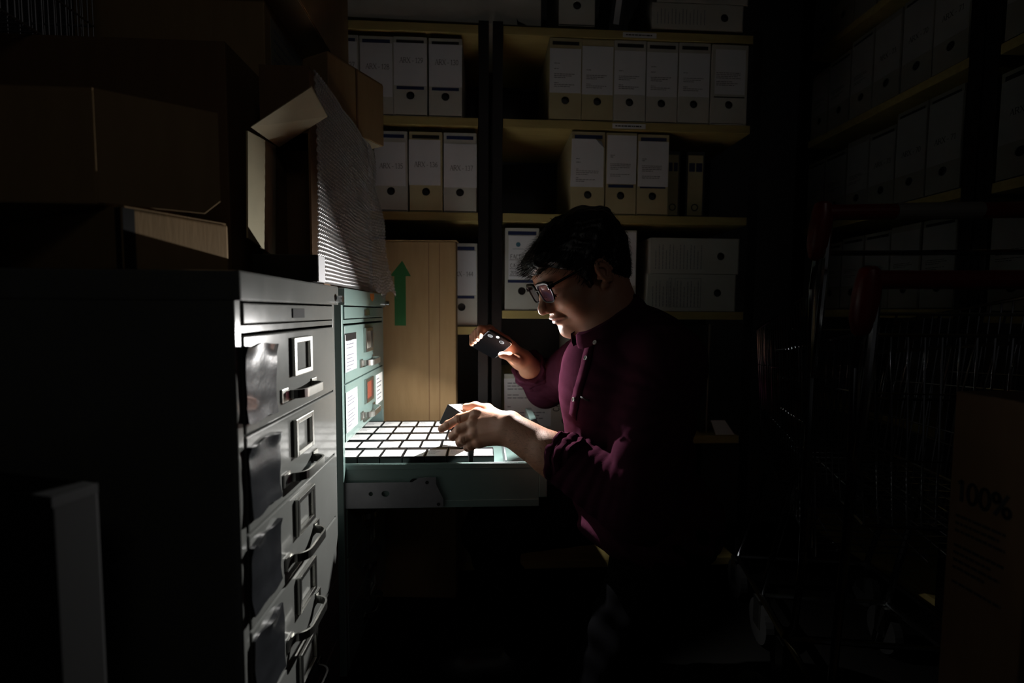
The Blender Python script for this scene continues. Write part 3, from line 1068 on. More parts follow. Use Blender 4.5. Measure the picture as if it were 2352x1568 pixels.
# middle shelf
g = 'boxes on the middle shelf above the person'
archive_box('cream archive box with a peeling label above the person', g, at(.291, S2 + .0005, -.002), w=.116, h=.276, m='carton_cream', sheet=(-.003, .111, .092, .252), lines=[.15, 0, .2, 0, 0, 0, .1, .95, .95, .5, 0, .1, .8, .35], tz=.185, low=None, peel=True, seed=11)
archive_box('cream archive box between two others above the person', g, at(.410, S2 + .0005, .001), w=.108, h=.276, m='carton_cream', sheet=(.004, .106, .105, .268), lines=[.2, .15, 0, 0, 0, .95, .95, .9, .4, 0, 0, .9, .5], tz=.200, top=None, seed=12)
archive_box('cream archive box beside the dark ring binders', g, at(.5205, S2 + .0005, .001), w=.110, h=.274, m='carton_cream', sheet=(.002, .108, .098, .25), lines=[.2, .15, 0, 0, .9, .9, .9, .5, 0, 0, .85, .8], tz=.19, seed=13)
for i, (x, lab) in enumerate(((.639, 'dark ring binder tucked against the cream archive boxes'), (.712, 'dark ring binder standing apart near the shelf end'))):
    t = thing('ring_binder', lab, 'binder', (x, 1.70, S2 + .0005), 0, 'ring binders on the middle shelf')
    wd = .05 if i == 0 else .066
    obj('binder_cover', MB().box(0, .003, 0, .28, 0, .235).box(wd - .003, wd, 0, .28, 0, .235).box(.003, wd - .003, 0, .004, 0, .235), 'dark_paint', t)
    obj('paper_block', MB().box(.005, wd - .005, .01, .27, .006, .225), 'paper', t)
    s = obj('spine_label', MB().box(.006, wd - .006, -.0006, 0, .012, .222), 'carton_cream', t)
    obj('printed_mark', MB().box(.009, wd / 2 - .003, -.001, -.0006, .165, .195).box(wd / 2 + .002, wd - .009, -.001, -.0006, .165, .195), 'band_blue', s)
    obj('finger_ring', MB().tube([(wd / 2 + .011 * math.cos(a * .3142), -.0008, .04 + .011 * math.sin(a * .3142)) for a in range(20)], .0018, 6, closed=True), 'black_satin', t)
# shelf at head height
g = 'boxes on the shelf at head height'
archive_box('archive box with hand lettering FACT and 2016-2017, by the dark posts', g, at(.0665, S3 + .0005, 0), w=.117, h=.280, sheet=(.012, .106, .106, .254), top='blue', low='blue', hand=[('FACT', .176, .014), ('CA', .146, .013), ('2016-2017', .122, .0125)], seed=20)
obj('crest_emblem', MB().tube([(.045, -.0014, .224), (.045, -.0018, .224)], .008, 14).box(.026, .064, -.0018, -.0014, .2085, .2095), 'ink_teal', bpy.data.objects['archive_box.%03d' % (len([o for o in bpy.data.objects if o.name.startswith('archive_box')]) - 1)], label='teal round crest')
archive_box('white archive box hidden by the hair, beside the hand-lettered box', g, at(.1865, S3 + .0005, .004), w=.11, h=.27, low='dark')
archive_box('white archive box just behind the nape of the person', g, at(.409, S3 + .0005, .002), w=.116, h=.278, sheet=(.003, .113, .088, .272), top=None, low='dark', lines=[.8, .8, 0, .9, .9, .5, .8, 0, .7], tz=.205, seed=21)


def lying(label, x, z, L, H, seed, frame):
    t = thing('archive_box', label, 'archive box', (x, 1.656, z), 0, 'archive boxes lying on their sides')
    key = ('lying', L, H)
    me, fm = ab_mesh(key, H, L, 'carton_white')
    R = Matrix.Rotation(math.radians(90), 4, 'Y')
    b = obj('carton_body', me, None, t)
    f = obj('file_folder', fm, None, t)
    for o in (b, f):
        o.matrix_local = Matrix.Translation((0 + L, 0, 0)) @ Matrix.Rotation(math.radians(-90), 4, 'Y')
    pr = MB()
    for i in range(14):
        xx = .02 + i * .0125
        if xx > L - .10:
            break
        lines_mb(pr, [.9 if i % 3 else .7], (xx, -.0005, .016), (0, 0, 1), (-1, 0, 0), H - .03, .01, .0022, seed + i)
    if frame:
        for (a0, a1) in ((.075, .085), (.098, .19)):
            pr.box(a0, a0 + .001, -.0008, -.0004, .014, H - .014)
            pr.box(a1, a1 + .001, -.0008, -.0004, .014, H - .014)
            pr.box(a0, a1, -.0008, -.0004, .014, .015)
            pr.box(a0, a1, -.0008, -.0004, H - .015, H - .014)
    obj('printed_text', pr, 'ink_grey', t)
    return t


lying('archive box on its side with ruled print, lower of the two lying boxes', .566, S3 + .0005, .318, .130, 60, True)
lying('archive box on its side lying on another by the end post', .574, S3 + .1315, .318, .124, 80, False)
# top of the racks
t = thing('white_carton', 'long white carton lying across the tops of both racks', 'box', (-.13, 1.8, 1.93))
Mx = TR(-.46, 1.66, 1.931, 1.0)
obj('carton_body', MB().box(0, .645, 0, .33, 0, .115, .003, Mx), 'carton_white', t, True)
obj('lid_edge', MB().box(-.003, .648, -.003, .333, .115, .15, .002, Mx), 'carton_white', t, True)
obj('torn_mark', MB().prism([Mx @ Vector((.565, -.0008, .001)), Mx @ Vector((.595, -.0008, .001)), Mx @ Vector((.568, -.0008, .012)), Mx @ Vector((.562, -.0008, .022))], (0, .0008, 0)), 'void_black', t, True)
archive_box('single archive box upright on top of the rack behind the person', None, at(.2435, 1.9305, .006), w=.122, h=.28, top='dark', low=None)
lying('archive box on its side on the very top of the rack', .56, 1.9305, .318, .085, 90, False)
lying('archive box on its side, uppermost of the pair on the rack top', .575, 2.017, .318, .12, 95, False)
t = thing('dark_binder', 'dark binder leaning on the rack top beside the upright box', 'binder', (.42, 1.69, 1.9305))
Ml = Matrix.Translation((.418, 1.69, 1.9305)) @ Matrix.Rotation(math.radians(7), 4, 'Y')
obj('binder_cover', MB().box(0, .05, 0, .27, .004, .30, .002, Ml), 'dark_paint', t, True)
obj('spine_label', MB().box(.014, .034, -.0008, 0, .03, .2, 0, Ml), 'paper', t, True)
# low shelf behind the arms
t = thing('labelled_carton', 'white carton with delivery sheets on the low shelf behind the forearm', 'box', (.18, 1.7, .5305))
obj('carton_body', MB().box(.066, .305, 1.668, 1.95, .5305, .752, .003), 'carton_white', t, True)
s = obj('delivery_sheet', MB().prism([(.070, 1.667, .556), (.232, 1.667, .566), (.236, 1.667, .742), (.066, 1.667, .735)], (0, .0008, 0)), 'paper', t, True)
obj('printed_text', lines_mb(MB(), [.35, .3, .5, 0, .3, .5, 0, 0, .1, 0, .95, .8, .9, .5], (.078, 1.6665, .718), (1, 0, 0), (0, 0, 1), .14, .0105, .003, 33), 'ink_grey', s, True)
tx = MB()
text_mb(tx, 'CAPS', .022, (.262, 1.6672, .618), (0, 0, 1), (-1, 0, 0), .13, False, center=False)
tx.tube([(.284 + .012 * math.cos(k * .3142), 1.6672, .585 + .012 * math.sin(k * .3142)) for k in range(20)], .0012, 5, closed=True)
obj('printed_text', tx, 'ink', t, True)
archive_box('tall white archive box on the low shelf behind the chest', None, Matrix.Translation((.312, 1.668, .5305)), w=.112, h=.36, m='carton_white', top='dark', low=None, sheet=(.006, .105, .12, .33))
t = thing('upright_board', 'dark panel leaning against the low shelf end', 'panel', (.8, 1.75, .5305))
obj('panel_face', MB().box(.79, .81, 1.70, 2.0, .5305, .93, .002), 'dark_paint', t, True)
obj('panel_edge', MB().box(.812, .818, 1.70, 2.0, .5305, .93, .001), 'grey_plastic', t, True)
ps = obj('paper_sheet', MB().prism([(.832, 1.662, .5305), (.902, 1.662, .5305), (.890, 1.712, .572), (.836, 1.712, .572)], (0, .0008, -.0004)), 'paper')
tag(ps, 'small sheet of white paper propped on the low shelf near the end post', 'paper')
# cream carton low down
t = thing('cream_carton', 'cream carton low on the rack, seen beneath the open drawer', 'box', (-.2, 1.75, .08))
obj('carton_body', MB().box(-.33, -.032, 1.656, 1.93, .0805, .40, .003), 'cream_card', t, True)
obj('lid_edge', MB().box(-.333, -.029, 1.653, 1.934, .345, .404, .002), 'cardboard', t, True)

# ---------------------------------------------------- rack along the right wall
XR = 1.375


def side_rack(label, ya, yb, tops, height):
    t = thing('shelving_unit', label, 'shelving unit', (1.58, (ya + yb) / 2, 0))
    pw = .038
    for y in (ya, yb - pw):
        for x in (XR - .006, 1.76):
            p = MB()
            p.box(x, x + .003, y, y + pw, 0, height, .0008)
            p.box(x + .003, x + .03, y if y == ya else y + pw - .003, y + .003 if y == ya else y + pw, 0, height, .0008)
            n_f = len(p.f)
            if x < 1.5:
                for k in range(40):
                    z = .15 + .05 * k
                    p.box(x - .0004, x, y + .016, y + .021, z, z + .022)
            u = obj('upright', p, 'post_steel', t, True)
            u.data.materials.append(MATS['void_black'])
            for q in u.data.polygons:
                if q.index >= n_f:
                    q.material_index = 1
    for z in tops:
        obj('shelf_board', MB().box(XR - .003, 1.79, ya + pw + .001, yb - pw - .001, z - .028, z, .002), 'shelf_wood', t, True)


TOPS = [2.06, 1.700, 1.335, .985, .62, .1]
side_rack('dark-posted rack along the side wall behind the shopping trolleys', 1.295, 2.06, TOPS, 2.35)
side_rack('nearest rack on the side wall, beyond the trolley handles', .50, 1.290, [2.06, 1.690, 1.325, .975, .61, .1], 2.35)


def side_at(y, z, dx=0.0):
    return Matrix.Translation((XR + .002 + dx, y, z)) @ Matrix.Rotation(math.radians(-90), 4, 'Z')


SHN = {2.06: 'top shelf of the side rack', 1.700: 'side rack shelf well above the trolleys', 1.335: 'side rack shelf over the red handles', .985: 'side rack shelf behind the baskets'}
ORD = ['tight against the far post', 'second from the far post', 'third from the far post', 'fourth from the far post', 'fifth from the far post', 'sixth from the far post', 'seventh from the far post']
idx = 0
for z, hs in ((2.06, (.26, .27, .255, .27, .26, .265)), (1.700, (.262, .268, .285, .285, .29, .29)), (1.335, (.266, .266, .28, .272, .30, .30)), (.985, (.262, .262, .27, .27, .275, .275))):
    y = 2.018
    for i, h in enumerate(hs):
        w_ = (.10, .115, .105, .112, .112, .112)[i]
        r = random.Random(int(z * 100) + i)
        txt = ['ARX - 70', 'ARX - 71', 'ARX - 72', 'ARX - 73'][i % 4] if i >= 3 and z in (1.335, 1.7) else None
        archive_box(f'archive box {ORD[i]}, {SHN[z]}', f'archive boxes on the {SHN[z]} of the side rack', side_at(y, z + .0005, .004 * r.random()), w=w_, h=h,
                    m='carton_dim', top='dark' if r.random() < .6 else None, low='dark' if r.random() < .5 else None,
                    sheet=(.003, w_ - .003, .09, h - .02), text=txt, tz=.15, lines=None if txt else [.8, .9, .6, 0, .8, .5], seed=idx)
        y -= w_ + .003
        idx += 1
ORN = ['against the dark slotted post', 'second from the slotted post', 'third from the slotted post', 'fourth from the slotted post', 'fifth from the slotted post']
for z, nm in ((1.690, 'upper shelf'), (1.325, 'middle shelf'), (.975, 'waist-high shelf')):
    y = 1.248
    for i in range(4):
        txt = ('ARX - 67', 'ARX - 66', 'ARX - 65', 'ARX - 64')[i] if z == 1.325 else None
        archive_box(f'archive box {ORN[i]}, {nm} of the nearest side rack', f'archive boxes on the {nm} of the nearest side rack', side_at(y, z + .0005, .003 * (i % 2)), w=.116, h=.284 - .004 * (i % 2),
                    m='carton_dim', top='dark', low='dark', sheet=(.003, .113, .095, .26), text=txt, tz=.165, lines=None if txt else [.8, .9, .6, 0, .8, .5], seed=idx)
        y -= .119
        idx += 1

# ================================================================== trolleys
def trolley(label, ox, oy, hz, W, L, ztr, ztf, zbr, zbf, rot, rear, grip_mid, nw, taper=.09):
    """ox, oy: inner end of the handle; basket runs away from the handle and narrows"""
    M = Matrix.Translation((ox, oy, 0)) @ Matrix.Rotation(math.radians(rot), 4, 'Z')
    t = thing('shopping_trolley', label, 'shopping trolley', (ox + W / 2, oy + .3, 0), 0, None)

    def P(x, y, z):
        return M @ Vector((x, y, z))
    y0, y1 = .06, .06 + L
    b = MB()

    def side(s, v, w):      # s: 0 left / 1 right, v along, w height
        y = y0 + (y1 - y0) * v
        x = (.02 + taper * v) if s == 0 else (W - .02 - taper * v)
        zb = zbr + (zbf - zbr) * v
        zt = ztr + (ztf - ztr) * v
        z = zb + (zt - zb) * w
        k = .03 * (1 - w)
        return P(x + (k if s == 0 else -k), y, z)
    for s in (0, 1):
        for i in range(nw + 1):
            b.tube([side(s, i / nw, 0), side(s, i / nw, 1)], .0019, 5)
        for w_ in (.35, .7):
            b.tube([side(s, 0, w_), side(s, 1, w_)], .0022, 5)
        for w_ in (0, 1):
            b.tube([side(s, 0, w_), side(s, 1, w_)], .0042, 6)
    m_ = 14
    ends = [1] + ([0] if rear else [])
    for v in ends:
        for i in range(m_ + 1):
            f = i / m_
            b.tube([side(0, v, 0).lerp(side(1, v, 0), f), side(0, v, 1).lerp(side(1, v, 1), f)], .0019, 5)
        for w_ in (0, .35, .7, 1):
            b.tube([side(0, v, w_), side(1, v, w_)], .004 if w_ in (0, 1) else .0022, 6)
    for i in range(1, nw):
        b.tube([side(0, i / nw, 0), side(1, i / nw, 0)], .0019, 5)
    for i in range(1, 7):
        f = i / 7
        b.tube([side(0, 0, 0).lerp(side(1, 0, 0), f), side(0, 1, 0).lerp(side(1, 1, 0), f)], .0019, 5)
    obj('wire_basket', b, 'chrome', t, True)
    fr = MB()
    for x in (.008, W - .008):
        sg = 1 if x < W / 2 else -1
        fr.tube([P(x, .012, hz - .03), P(x - .004 * sg, .02, hz - .09), P(x + .002 * sg, .045, hz - .16), P(x + .012 * sg, .055, hz - .36), P(x + .02 * sg, .075, zbr - .04), P(x + .02 * sg, .10, .20), P(x + .02 * sg, .14, .14)], .0085, 8)
        fr.tube([P(x + .004 * sg, -.004, hz - .02), P(x + .006 * sg, .006, hz - .12), P(x + .010 * sg, .040, hz - .36)], .0075, 8)
        fr.tube([P(x + .02 * sg, .14, .14), P(x + .05 * sg, L + .02, .14)], .0085, 8)
        fr.tube([P(x + .05 * sg, L + .02, .14), P(x + .07 * sg, L * .75, zbf - .03)], .0085, 8)
    fr.tube([P(.03, .14, .14), P(W - .03, .14, .14)], .0075, 8)
    fr.tube([P(.06, L + .02, .14), P(W - .06, L + .02, .14)], .0075, 8)
    obj('tube_frame', fr, 'chrome', t, True)
    h = MB()
    h.tube([P(-.004, 0, hz), P(W + .004, 0, hz)], .0165, 18)
    hd = obj('handle_grip', h, 'red_plastic', t, True)
    if grip_mid:
        obj('grip_sleeve', MB().tube([P(W * .27, 0, hz), P(W * .58, 0, hz)], .0175, 18), 'grey_plastic', hd, True)
    for x in (0, W):
        sg = 1 if x == 0 else -1
        k = MB()
        k.tube([P(x, -.002, hz + .024), P(x, -.001, hz + .018), P(x, 0, hz), P(x - .001 * sg, .004, hz - .03), P(x - .003 * sg, .009, hz - .07), P(x - .004 * sg, .012, hz - .094), P(x - .004 * sg, .013, hz - .100)],
               [.008, .016, .020, .022, .020, .013, .006], 18)
        obj('handle_bracket', k.mesh('handle_bracket', True), 'red_plastic', t, True)
    for x, y in ((.03, .14), (W - .03, .14), (.06, L + .02), (W - .06, L + .02)):
        c = MB()
        c.box(-.016, -.012, -.02, .02, .05, .132)
        c.box(.012, .016, -.02, .02, .05, .132)
        c.box(-.016, .016, -.02, .02, .128, .133)
        c.v = [tuple(P(x, y, 0) + M.to_3x3() @ Vector(v)) for v in c.v]
        k = obj('caster', c, 'satin_steel', t, True)
        wv = MB().cyl((-.011, 0, .062), (.011, 0, .062), .062, 24)
        wv.v = [tuple(P(x, y, 0) + M.to_3x3() @ Vector(v)) for v in wv.v]
        obj('wheel', wv, 'rubber', k, True)
    return t, P


far_t, Pf = trolley('taller shopping trolley with a grey sleeve on its red handle', .718, 1.0, 1.185, .53, .54, 1.02, .915, .40, .515, -9, False, True, 22)
bar = MB()
bar.tube([Pf(.02, .05, 1.105), Pf(.51, .05, 1.105)], .006, 8)
obj('cross_bar', bar, 'chrome', far_t, True)
lk = MB()
lk.box(.44, .47, -.012, .03, 1.10, 1.17, .004)
lk.v = [tuple(Pf(*v)) for v in lk.v]
obj('coin_lock', lk, 'red_plastic', far_t, True)
ch = MB()
for k in range(9):
    a = k / 8 * math.pi
    c_ = Vector((.50 - .03 * math.cos(a), .0, 1.12 - .045 * math.sin(a)))
    ch.tube([Pf(*(c_ + Vector((.006 * math.cos(q * .785), .003 * (k % 2) * math.sin(q * .785), .008 * math.sin(q * .785))))) for q in range(8)], .0014, 5, closed=True)
obj('lock_chain', ch, 'chrome', far_t, True)
near_t, Pn = trolley('lower shopping trolley with a plain red handle, nested into the taller one', .676, .815, 1.030, .46, .50, .93, .86, .56, .60, -9, True, False, 14, .07)
fp_ = MB()
for i in range(10):
    x = .06 + .34 * i / 9
    fp_.tube([Pn(x, .075, .97), Pn(x, .115, .80)], .002, 5)
fp_.tube([Pn(.05, .075, .97), Pn(.41, .075, .97)], .0035, 6)
fp_.tube([Pn(.05, .115, .80), Pn(.41, .115, .80)], .0035, 6)
obj('seat_flap', fp_, 'chrome', near_t, True)

# carton with 100% print at the near right
t = thing('printed_box', 'tall brown carton printed 100% standing before the trolleys', 'cardboard box', (.82, .6, 0))
obj('carton_body', MB().box(.690, .98, .555, .660, 0, .858, .003), 'cardboard_dark', t, True)
tx = MB()
text_mb(tx, '100%', .030, (.6896, .612, .700), (0, -1, 0), (0, 0, 1), .15, False)
obj('printed_text', lines_mb(tx, [.9, .8, .9, 0, .9, .7, .85, .6, 0, .9], (.6896, .648, .675), (0, -1, 0), (0, 0, 1), .075, .011, .004, 71), 'ink', t, True)
# ======================================================== implicit-surface tools
class Vol:
    """signed-distance grid; primitives are blended in with a smooth minimum"""

    def __init__(s, lo, hi, h):
        s.lo = np.array(lo, np.float32)
        s.h = h
        s.n = np.ceil((np.array(hi) - np.array(lo)) / h).astype(int) + 1
        s.ax = [(s.lo[i] + h * np.arange(s.n[i])).astype(np.float32) for i in range(3)]
        s.D = np.full(s.n, 9.0, np.float32)

    def win(s, lo, hi):
        sl = []
        for i in range(3):
            a = int(max(0, math.floor((lo[i] - s.lo[i]) / s.h)))
            b = int(min(s.n[i], math.ceil((hi[i] - s.lo[i]) / s.h) + 1))
            if b <= a:
                return None, None
            sl.append(slice(a, b))
        X = s.ax[0][sl[0]][:, None, None]
        Y = s.ax[1][sl[1]][None, :, None]
        Z = s.ax[2][sl[2]][None, None, :]
        return tuple(sl), (X, Y, Z)

    def put(s, sl, d, k, mode='u'):
        A = s.D[sl]
        if mode == 'u':
            if k > 0:
                hh = np.clip(.5 + .5 * (A - d) / k, 0, 1)
                s.D[sl] = A * (1 - hh) + d * hh - k * hh * (1 - hh)
            else:
                s.D[sl] = np.minimum(A, d)
        else:               # carve d out
            d = -d
            if k > 0:
                hh = np.clip(.5 + .5 * (d - A) / k, 0, 1)
                s.D[sl] = A * (1 - hh) + d * hh + k * hh * (1 - hh)
            else:
                s.D[sl] = np.maximum(A, d)

    def cap(s, p, q, r1, r2=None, k=.01, mode='u', cut=None):
        r2 = r1 if r2 is None else r2
        p, q = np.array(p, np.float32), np.array(q, np.float32)
        m = max(r1, r2) + k + 4 * s.h
        sl, G = s.win(np.minimum(p, q) - m, np.maximum(p, q) + m)
        if sl is None:
            return s
        ba = q - p
        L2 = max(float(ba @ ba), 1e-12)
        x, y, z = G[0] - p[0], G[1] - p[1], G[2] - p[2]
        t = np.clip((x * ba[0] + y * ba[1] + z * ba[2]) / L2, 0, 1)
        d = np.sqrt((x - t * ba[0]) ** 2 + (y - t * ba[1]) ** 2 + (z - t * ba[2]) ** 2) - (r1 + (r2 - r1) * t)
        if cut is not None:
            c, n = np.array(cut[0]), np.array(cut[1])
            d = np.maximum(d, (G[0] - c[0]) * n[0] + (G[1] - c[1]) * n[1] + (G[2] - c[2]) * n[2])
        s.put(sl, d, k, mode)
        return s

    def chain(s, pts, rs, k=.006, mode='u'):
        for i in range(len(pts) - 1):
            s.cap(pts[i], pts[i + 1], rs[i], rs[i + 1], k, mode)
        return s

    def ell(s, c, r, k=.01, mode='u', R=None):
        c, r = np.array(c, np.float32), np.array(r, np.float32)
        m = float(r.max()) + k + 4 * s.h
        sl, G = s.win(c - m, c + m)
        if sl is None:
            return s
        x, y, z = G[0] - c[0], G[1] - c[1], G[2] - c[2]
        if R is not None:
            x, y, z = (R[0][0] * x + R[1][0] * y + R[2][0] * z), (R[0][1] * x + R[1][1] * y + R[2][1] * z), (R[0][2] * x + R[1][2] * y + R[2][2] * z)
        k0 = np.sqrt((x / r[0]) ** 2 + (y / r[1]) ** 2 + (z / r[2]) ** 2)
        k1 = np.sqrt((x / r[0] ** 2) ** 2 + (y / r[1] ** 2) ** 2 + (z / r[2] ** 2) ** 2)
        d = k0 * (k0 - 1) / np.maximum(k1, 1e-6)
        s.put(sl, d.astype(np.float32), k, mode)
        return s

    def grid(s):
        return s.ax[0][:, None, None], s.ax[1][None, :, None], s.ax[2][None, None, :]

    def surf(s):
        D, h = s.D, s.h
        S = D < 0
        c = np.zeros(tuple(np.array(D.shape) - 1), np.int8)
        for a in (0, 1):
            for b in (0, 1):
                for e in (0, 1):
                    c += S[a:D.shape[0] - 1 + a, b:D.shape[1] - 1 + b, e:D.shape[2] - 1 + e]
        I, J, K = np.nonzero((c > 0) & (c < 8))
        P = np.zeros((len(I), 3))
        N = np.zeros(len(I))
        cor = [(a, b, e) for a in (0, 1) for b in (0, 1) for e in (0, 1)]
        for a in cor:
            for ax in range(3):
                if a[ax] == 0:
                    b = list(a)
                    b[ax] = 1
                    da = D[I + a[0], J + a[1], K + a[2]]
                    db = D[I + b[0], J + b[1], K + b[2]]
                    x = (da < 0) != (db < 0)
                    t = np.where(x, da / np.where(da == db, 1, da - db), 0)
                    q = np.array(a, float)[None, :] + np.zeros((len(I), 3))
                    q[:, ax] += t
                    P += q * x[:, None]
                    N += x
        V = s.lo + h * (np.stack([I, J, K], 1) + P / N[:, None])
        ids = np.full(c.shape, -1, np.int64)
        ids[I, J, K] = np.arange(len(I))
        F = []
        for ax in range(3):
            o1, o2 = [(1, 2), (2, 0), (0, 1)][ax]
            sA = [slice(None)] * 3
            sB = [slice(None)] * 3
            sA[ax], sB[ax] = slice(0, -1), slice(1, None)
            for o in (o1, o2):
                sA[o] = sB[o] = slice(1, -1)
            a, b = S[tuple(sA)], S[tuple(sB)]
            for flip, msk in ((False, a & ~b), (True, ~a & b)):
                g = np.stack(np.nonzero(msk), 1)
                g[:, o1] += 1
                g[:, o2] += 1
                q = []
                for d1, d2 in ((-1, -1), (0, -1), (0, 0), (-1, 0)):
                    e = g.copy()
                    e[:, o1] += d1
                    e[:, o2] += d2
                    q.append(ids[e[:, 0], e[:, 1], e[:, 2]])
                q = np.stack(q, 1)
                F.append(q[:, ::-1] if flip else q)
        F = np.concatenate(F)
        return V, F[(F >= 0).all(1)]


def relax(V, F, it=2, lam=.5):
    n = len(V)
    for _ in range(it):
        acc = np.zeros_like(V)
        cnt = np.zeros(n)
        for a in range(4):
            b = (a + 1) % 4
            np.add.at(acc, F[:, a], V[F[:, b]])
            np.add.at(cnt, F[:, a], 1)
            np.add.at(acc, F[:, b], V[F[:, a]])
            np.add.at(cnt, F[:, b], 1)
        V = V + lam * (acc / np.maximum(cnt, 1)[:, None] - V)
    return V


def A3(v):
    return np.array((v[0], v[1], v[2]), np.float32)


# ==================================================================== the person
person = thing('person', 'person in a burgundy shirt and glasses kneeling at the open drawer, phone lamp in hand', 'person', (.33, 1.06, 0))

# head frame: x forward, y to his left (towards the camera), z up
psi, the = math.radians(14), math.radians(29)
HF = Vector((-math.cos(psi) * math.cos(the), -math.sin(psi) * math.cos(the), -math.sin(the)))
HL = Vector((math.sin(psi), -math.cos(psi), 0))
HU = HF.cross(HL)
HM = Matrix((HF, HL, HU)).transposed().to_4x4()
HS = 1.075
HM = HM @ Matrix.Scale(HS, 4)
HM.translation = CAM_P + (Vector((.2045, 1.006, 1.0440)) - CAM_P) * HS
HMn = np.array(HM)


def head_to_world(V):
    V = np.array(V, dtype=float)
    V[:, 2] *= np.where(V[:, 2] > 0, .83, .82)
    return V @ HMn[:3, :3].T + HMn[:3, 3]


def W2H(p):
    return HM.inverted() @ Vector(p)


# --- skull, face, neck
v = Vol((-.14, -.105, -.20), (.14, .105, .15), .0019)
v.ell((-.006, 0, .045), (.101, .075, .082), .0)
v.ell((.040, 0, .050), (.054, .060, .058), .02)
v.ell((.030, 0, -.030), (.062, .060, .080), .03)
for s in (1, -1):
    v.cap((-.012, .052 * s, -.045), (.018, .047 * s, -.083), .021, .020, .025)
    v.cap((.018, .046 * s, -.083), (.072, .014 * s, -.104), .020, .017, .025)
    v.ell((.058, .038 * s, -.022), (.030, .027, .026), .02)
    v.ell((.045, .044 * s, -.055), (.030, .022, .030), .02)
v.ell((.076, 0, -.100), (.020, .022, .017), .014)
v.ell((.028, 0, -.098), (.050, .040, .024), .03)
v.ell((.076, 0, -.056), (.024, .030, .030), .02)
v.cap((.082, -.030, .029), (.082, .030, .029), .0115, None, .014)
for s in (1, -1):
    v.ell((.098, .031 * s, .006), (.017, .019, .012), .012, 'c')
# nose
v.chain([(.088, 0, .026), (.097, 0, .006), (.1085, 0, -.018), (.1120, 0, -.026)], [.0065, .0075, .0098, .0098], .010)
for s in (1, -1):
    v.ell((.0985, .0115 * s, -.0305), (.0125, .0075, .0085), .006)
    v.ell((.103, .0065 * s, -.0385), (.0055, .0035, .004), .002, 'c')
# lips
v.ell((.0955, 0, -.0535), (.0105, .0225, .0058), .005)
v.ell((.0925, 0, -.0670), (.0115, .0195, .0070), .005)
v.cap((.1065, -.019, -.0605), (.1065, .019, -.0605), .0018, None, .003, 'c')
for s in (1, -1):
    v.cap((.099, .017 * s, -.0605), (.090, .026 * s, -.0625), .0022, .0015, .004, 'c')
    v.cap((.099, .018 * s, -.030), (.084, .031 * s, -.058), .0018, .0012, .010, 'c')
v.ell((.101, 0, -.0775), (.006, .015, .005), .008, 'c')
# eyelids over the eyeballs
for s in (1, -1):
    v.ell((.0735, .031 * s, .0065), (.0142, .0150, .0138), .004)
    v.cap((.0905, .022 * s, .0005), (.0885, .041 * s, -.001), .0024, .0016, .002, 'c')
# ears
for s in (1, -1):
    RT = Matrix.Rotation(math.radians(14), 3, 'Y') @ Matrix.Rotation(math.radians(18 * s), 3, 'Z')
    R = [list(r) for r in RT]
    v.ell((-.008, .079 * s, .002), (.017, .0065, .031), .006, 'u', R)
    v.ell((-.004, .0865 * s, .003), (.0105, .006, .019), .004, 'c', R)
    ring = []
    for a in range(200, -75, -18):
        px_, pz_ = .0165 * math.cos(math.radians(a + 180)), .029 * math.sin(math.radians(a))
        ring.append(Vector((-.009, .081 * s, .003)) + RT @ Vector((px_ * -1, .003 * s, pz_)))
    v.chain(ring, [.0036] * len(ring), .003)
    ah = [Vector((-.008, .0815 * s, .002)) + RT @ Vector(q) for q in ((.002, .002 * s, -.012), (-.006, .003 * s, -.002), (-.005, .003 * s, .010), (.004, .002 * s, .018))]
    v.chain(ah, [.0026] * 4, .003)
    v.ell((.000, .079 * s, -.0265), (.008, .0045, .009), .005)
    v.ell((.0065, .0785 * s, -.006), (.004, .004, .006), .004)
# neck, going down and back into the collar
nb = W2H((.290, 1.048, .900))
v.cap((-.022, 0, -.035), nb, .056, .064, .03)
v.cap((-.040, 0, -.03), (nb[0] - .015, nb[1], nb[2] + .01), .045, .055, .03)
Vh, Fh = v.surf()
Vh = relax(Vh, Fh, 1, .4)
lipm = np.exp(-((Vh[:, 2] + .0605) / .0088) ** 4) * np.clip((Vh[:, 0] - .086) / .006, 0, 1) * np.clip((.025 - np.abs(Vh[:, 1])) / .005, 0, 1)
stub = np.clip((-.035 - Vh[:, 2]) / .02, 0, 1) * np.clip((Vh[:, 0] + .01) / .03, 0, 1) * np.clip((Vh[:, 2] + .135) / .02, 0, 1)
stub = np.maximum(stub, .0) * (1 - lipm)
VhW = head_to_world(Vh)

# --- left hand and forearm (nearest the camera), holding a slide box
EL_N = A3((.282, .856, .612))


def pt(px, py, y):
    return A3(onY(px, py, y))


WR_N = pt(1170, 984, 1.055)
mc = [pt(1095, 950, 1.118), pt(1088, 971, 1.100), pt(1090, 995, 1.090), pt(1100, 1015, 1.085)]
AE_N = WR_N + (EL_N - WR_N) * .50
v = Vol(np.minimum(np.minimum(WR_N, AE_N), pt(1000, 1045, 1.16)) - np.array((.03, .05, .05)), np.maximum(AE_N, pt(1100, 920, 1.2)) + np.array((.03, .03, .05)), .0018)
fa = (EL_N - WR_N) / np.linalg.norm(EL_N - WR_N)
upv = A3((.25, 0, .97))
for o, r1, r2 in ((.0105, .0265, .038), (-.0105, .0265, .042)):
    v.cap(WR_N + upv * o, WR_N + fa * .15 + upv * o * 1.0, r1, r2 - .003, .02)
v.cap(WR_N + fa * .12, AE_N, .040, .040, .02)
wt, wb = WR_N + upv * .014 + A3((0, .010, 0)), WR_N - upv * .015
v.cap(wt, mc[0], .0205, .0135, .016)
v.cap(WR_N + upv * .003, mc[1], .0215, .0140, .016)
v.cap(WR_N - upv * .006, mc[2], .0215, .0135, .016)
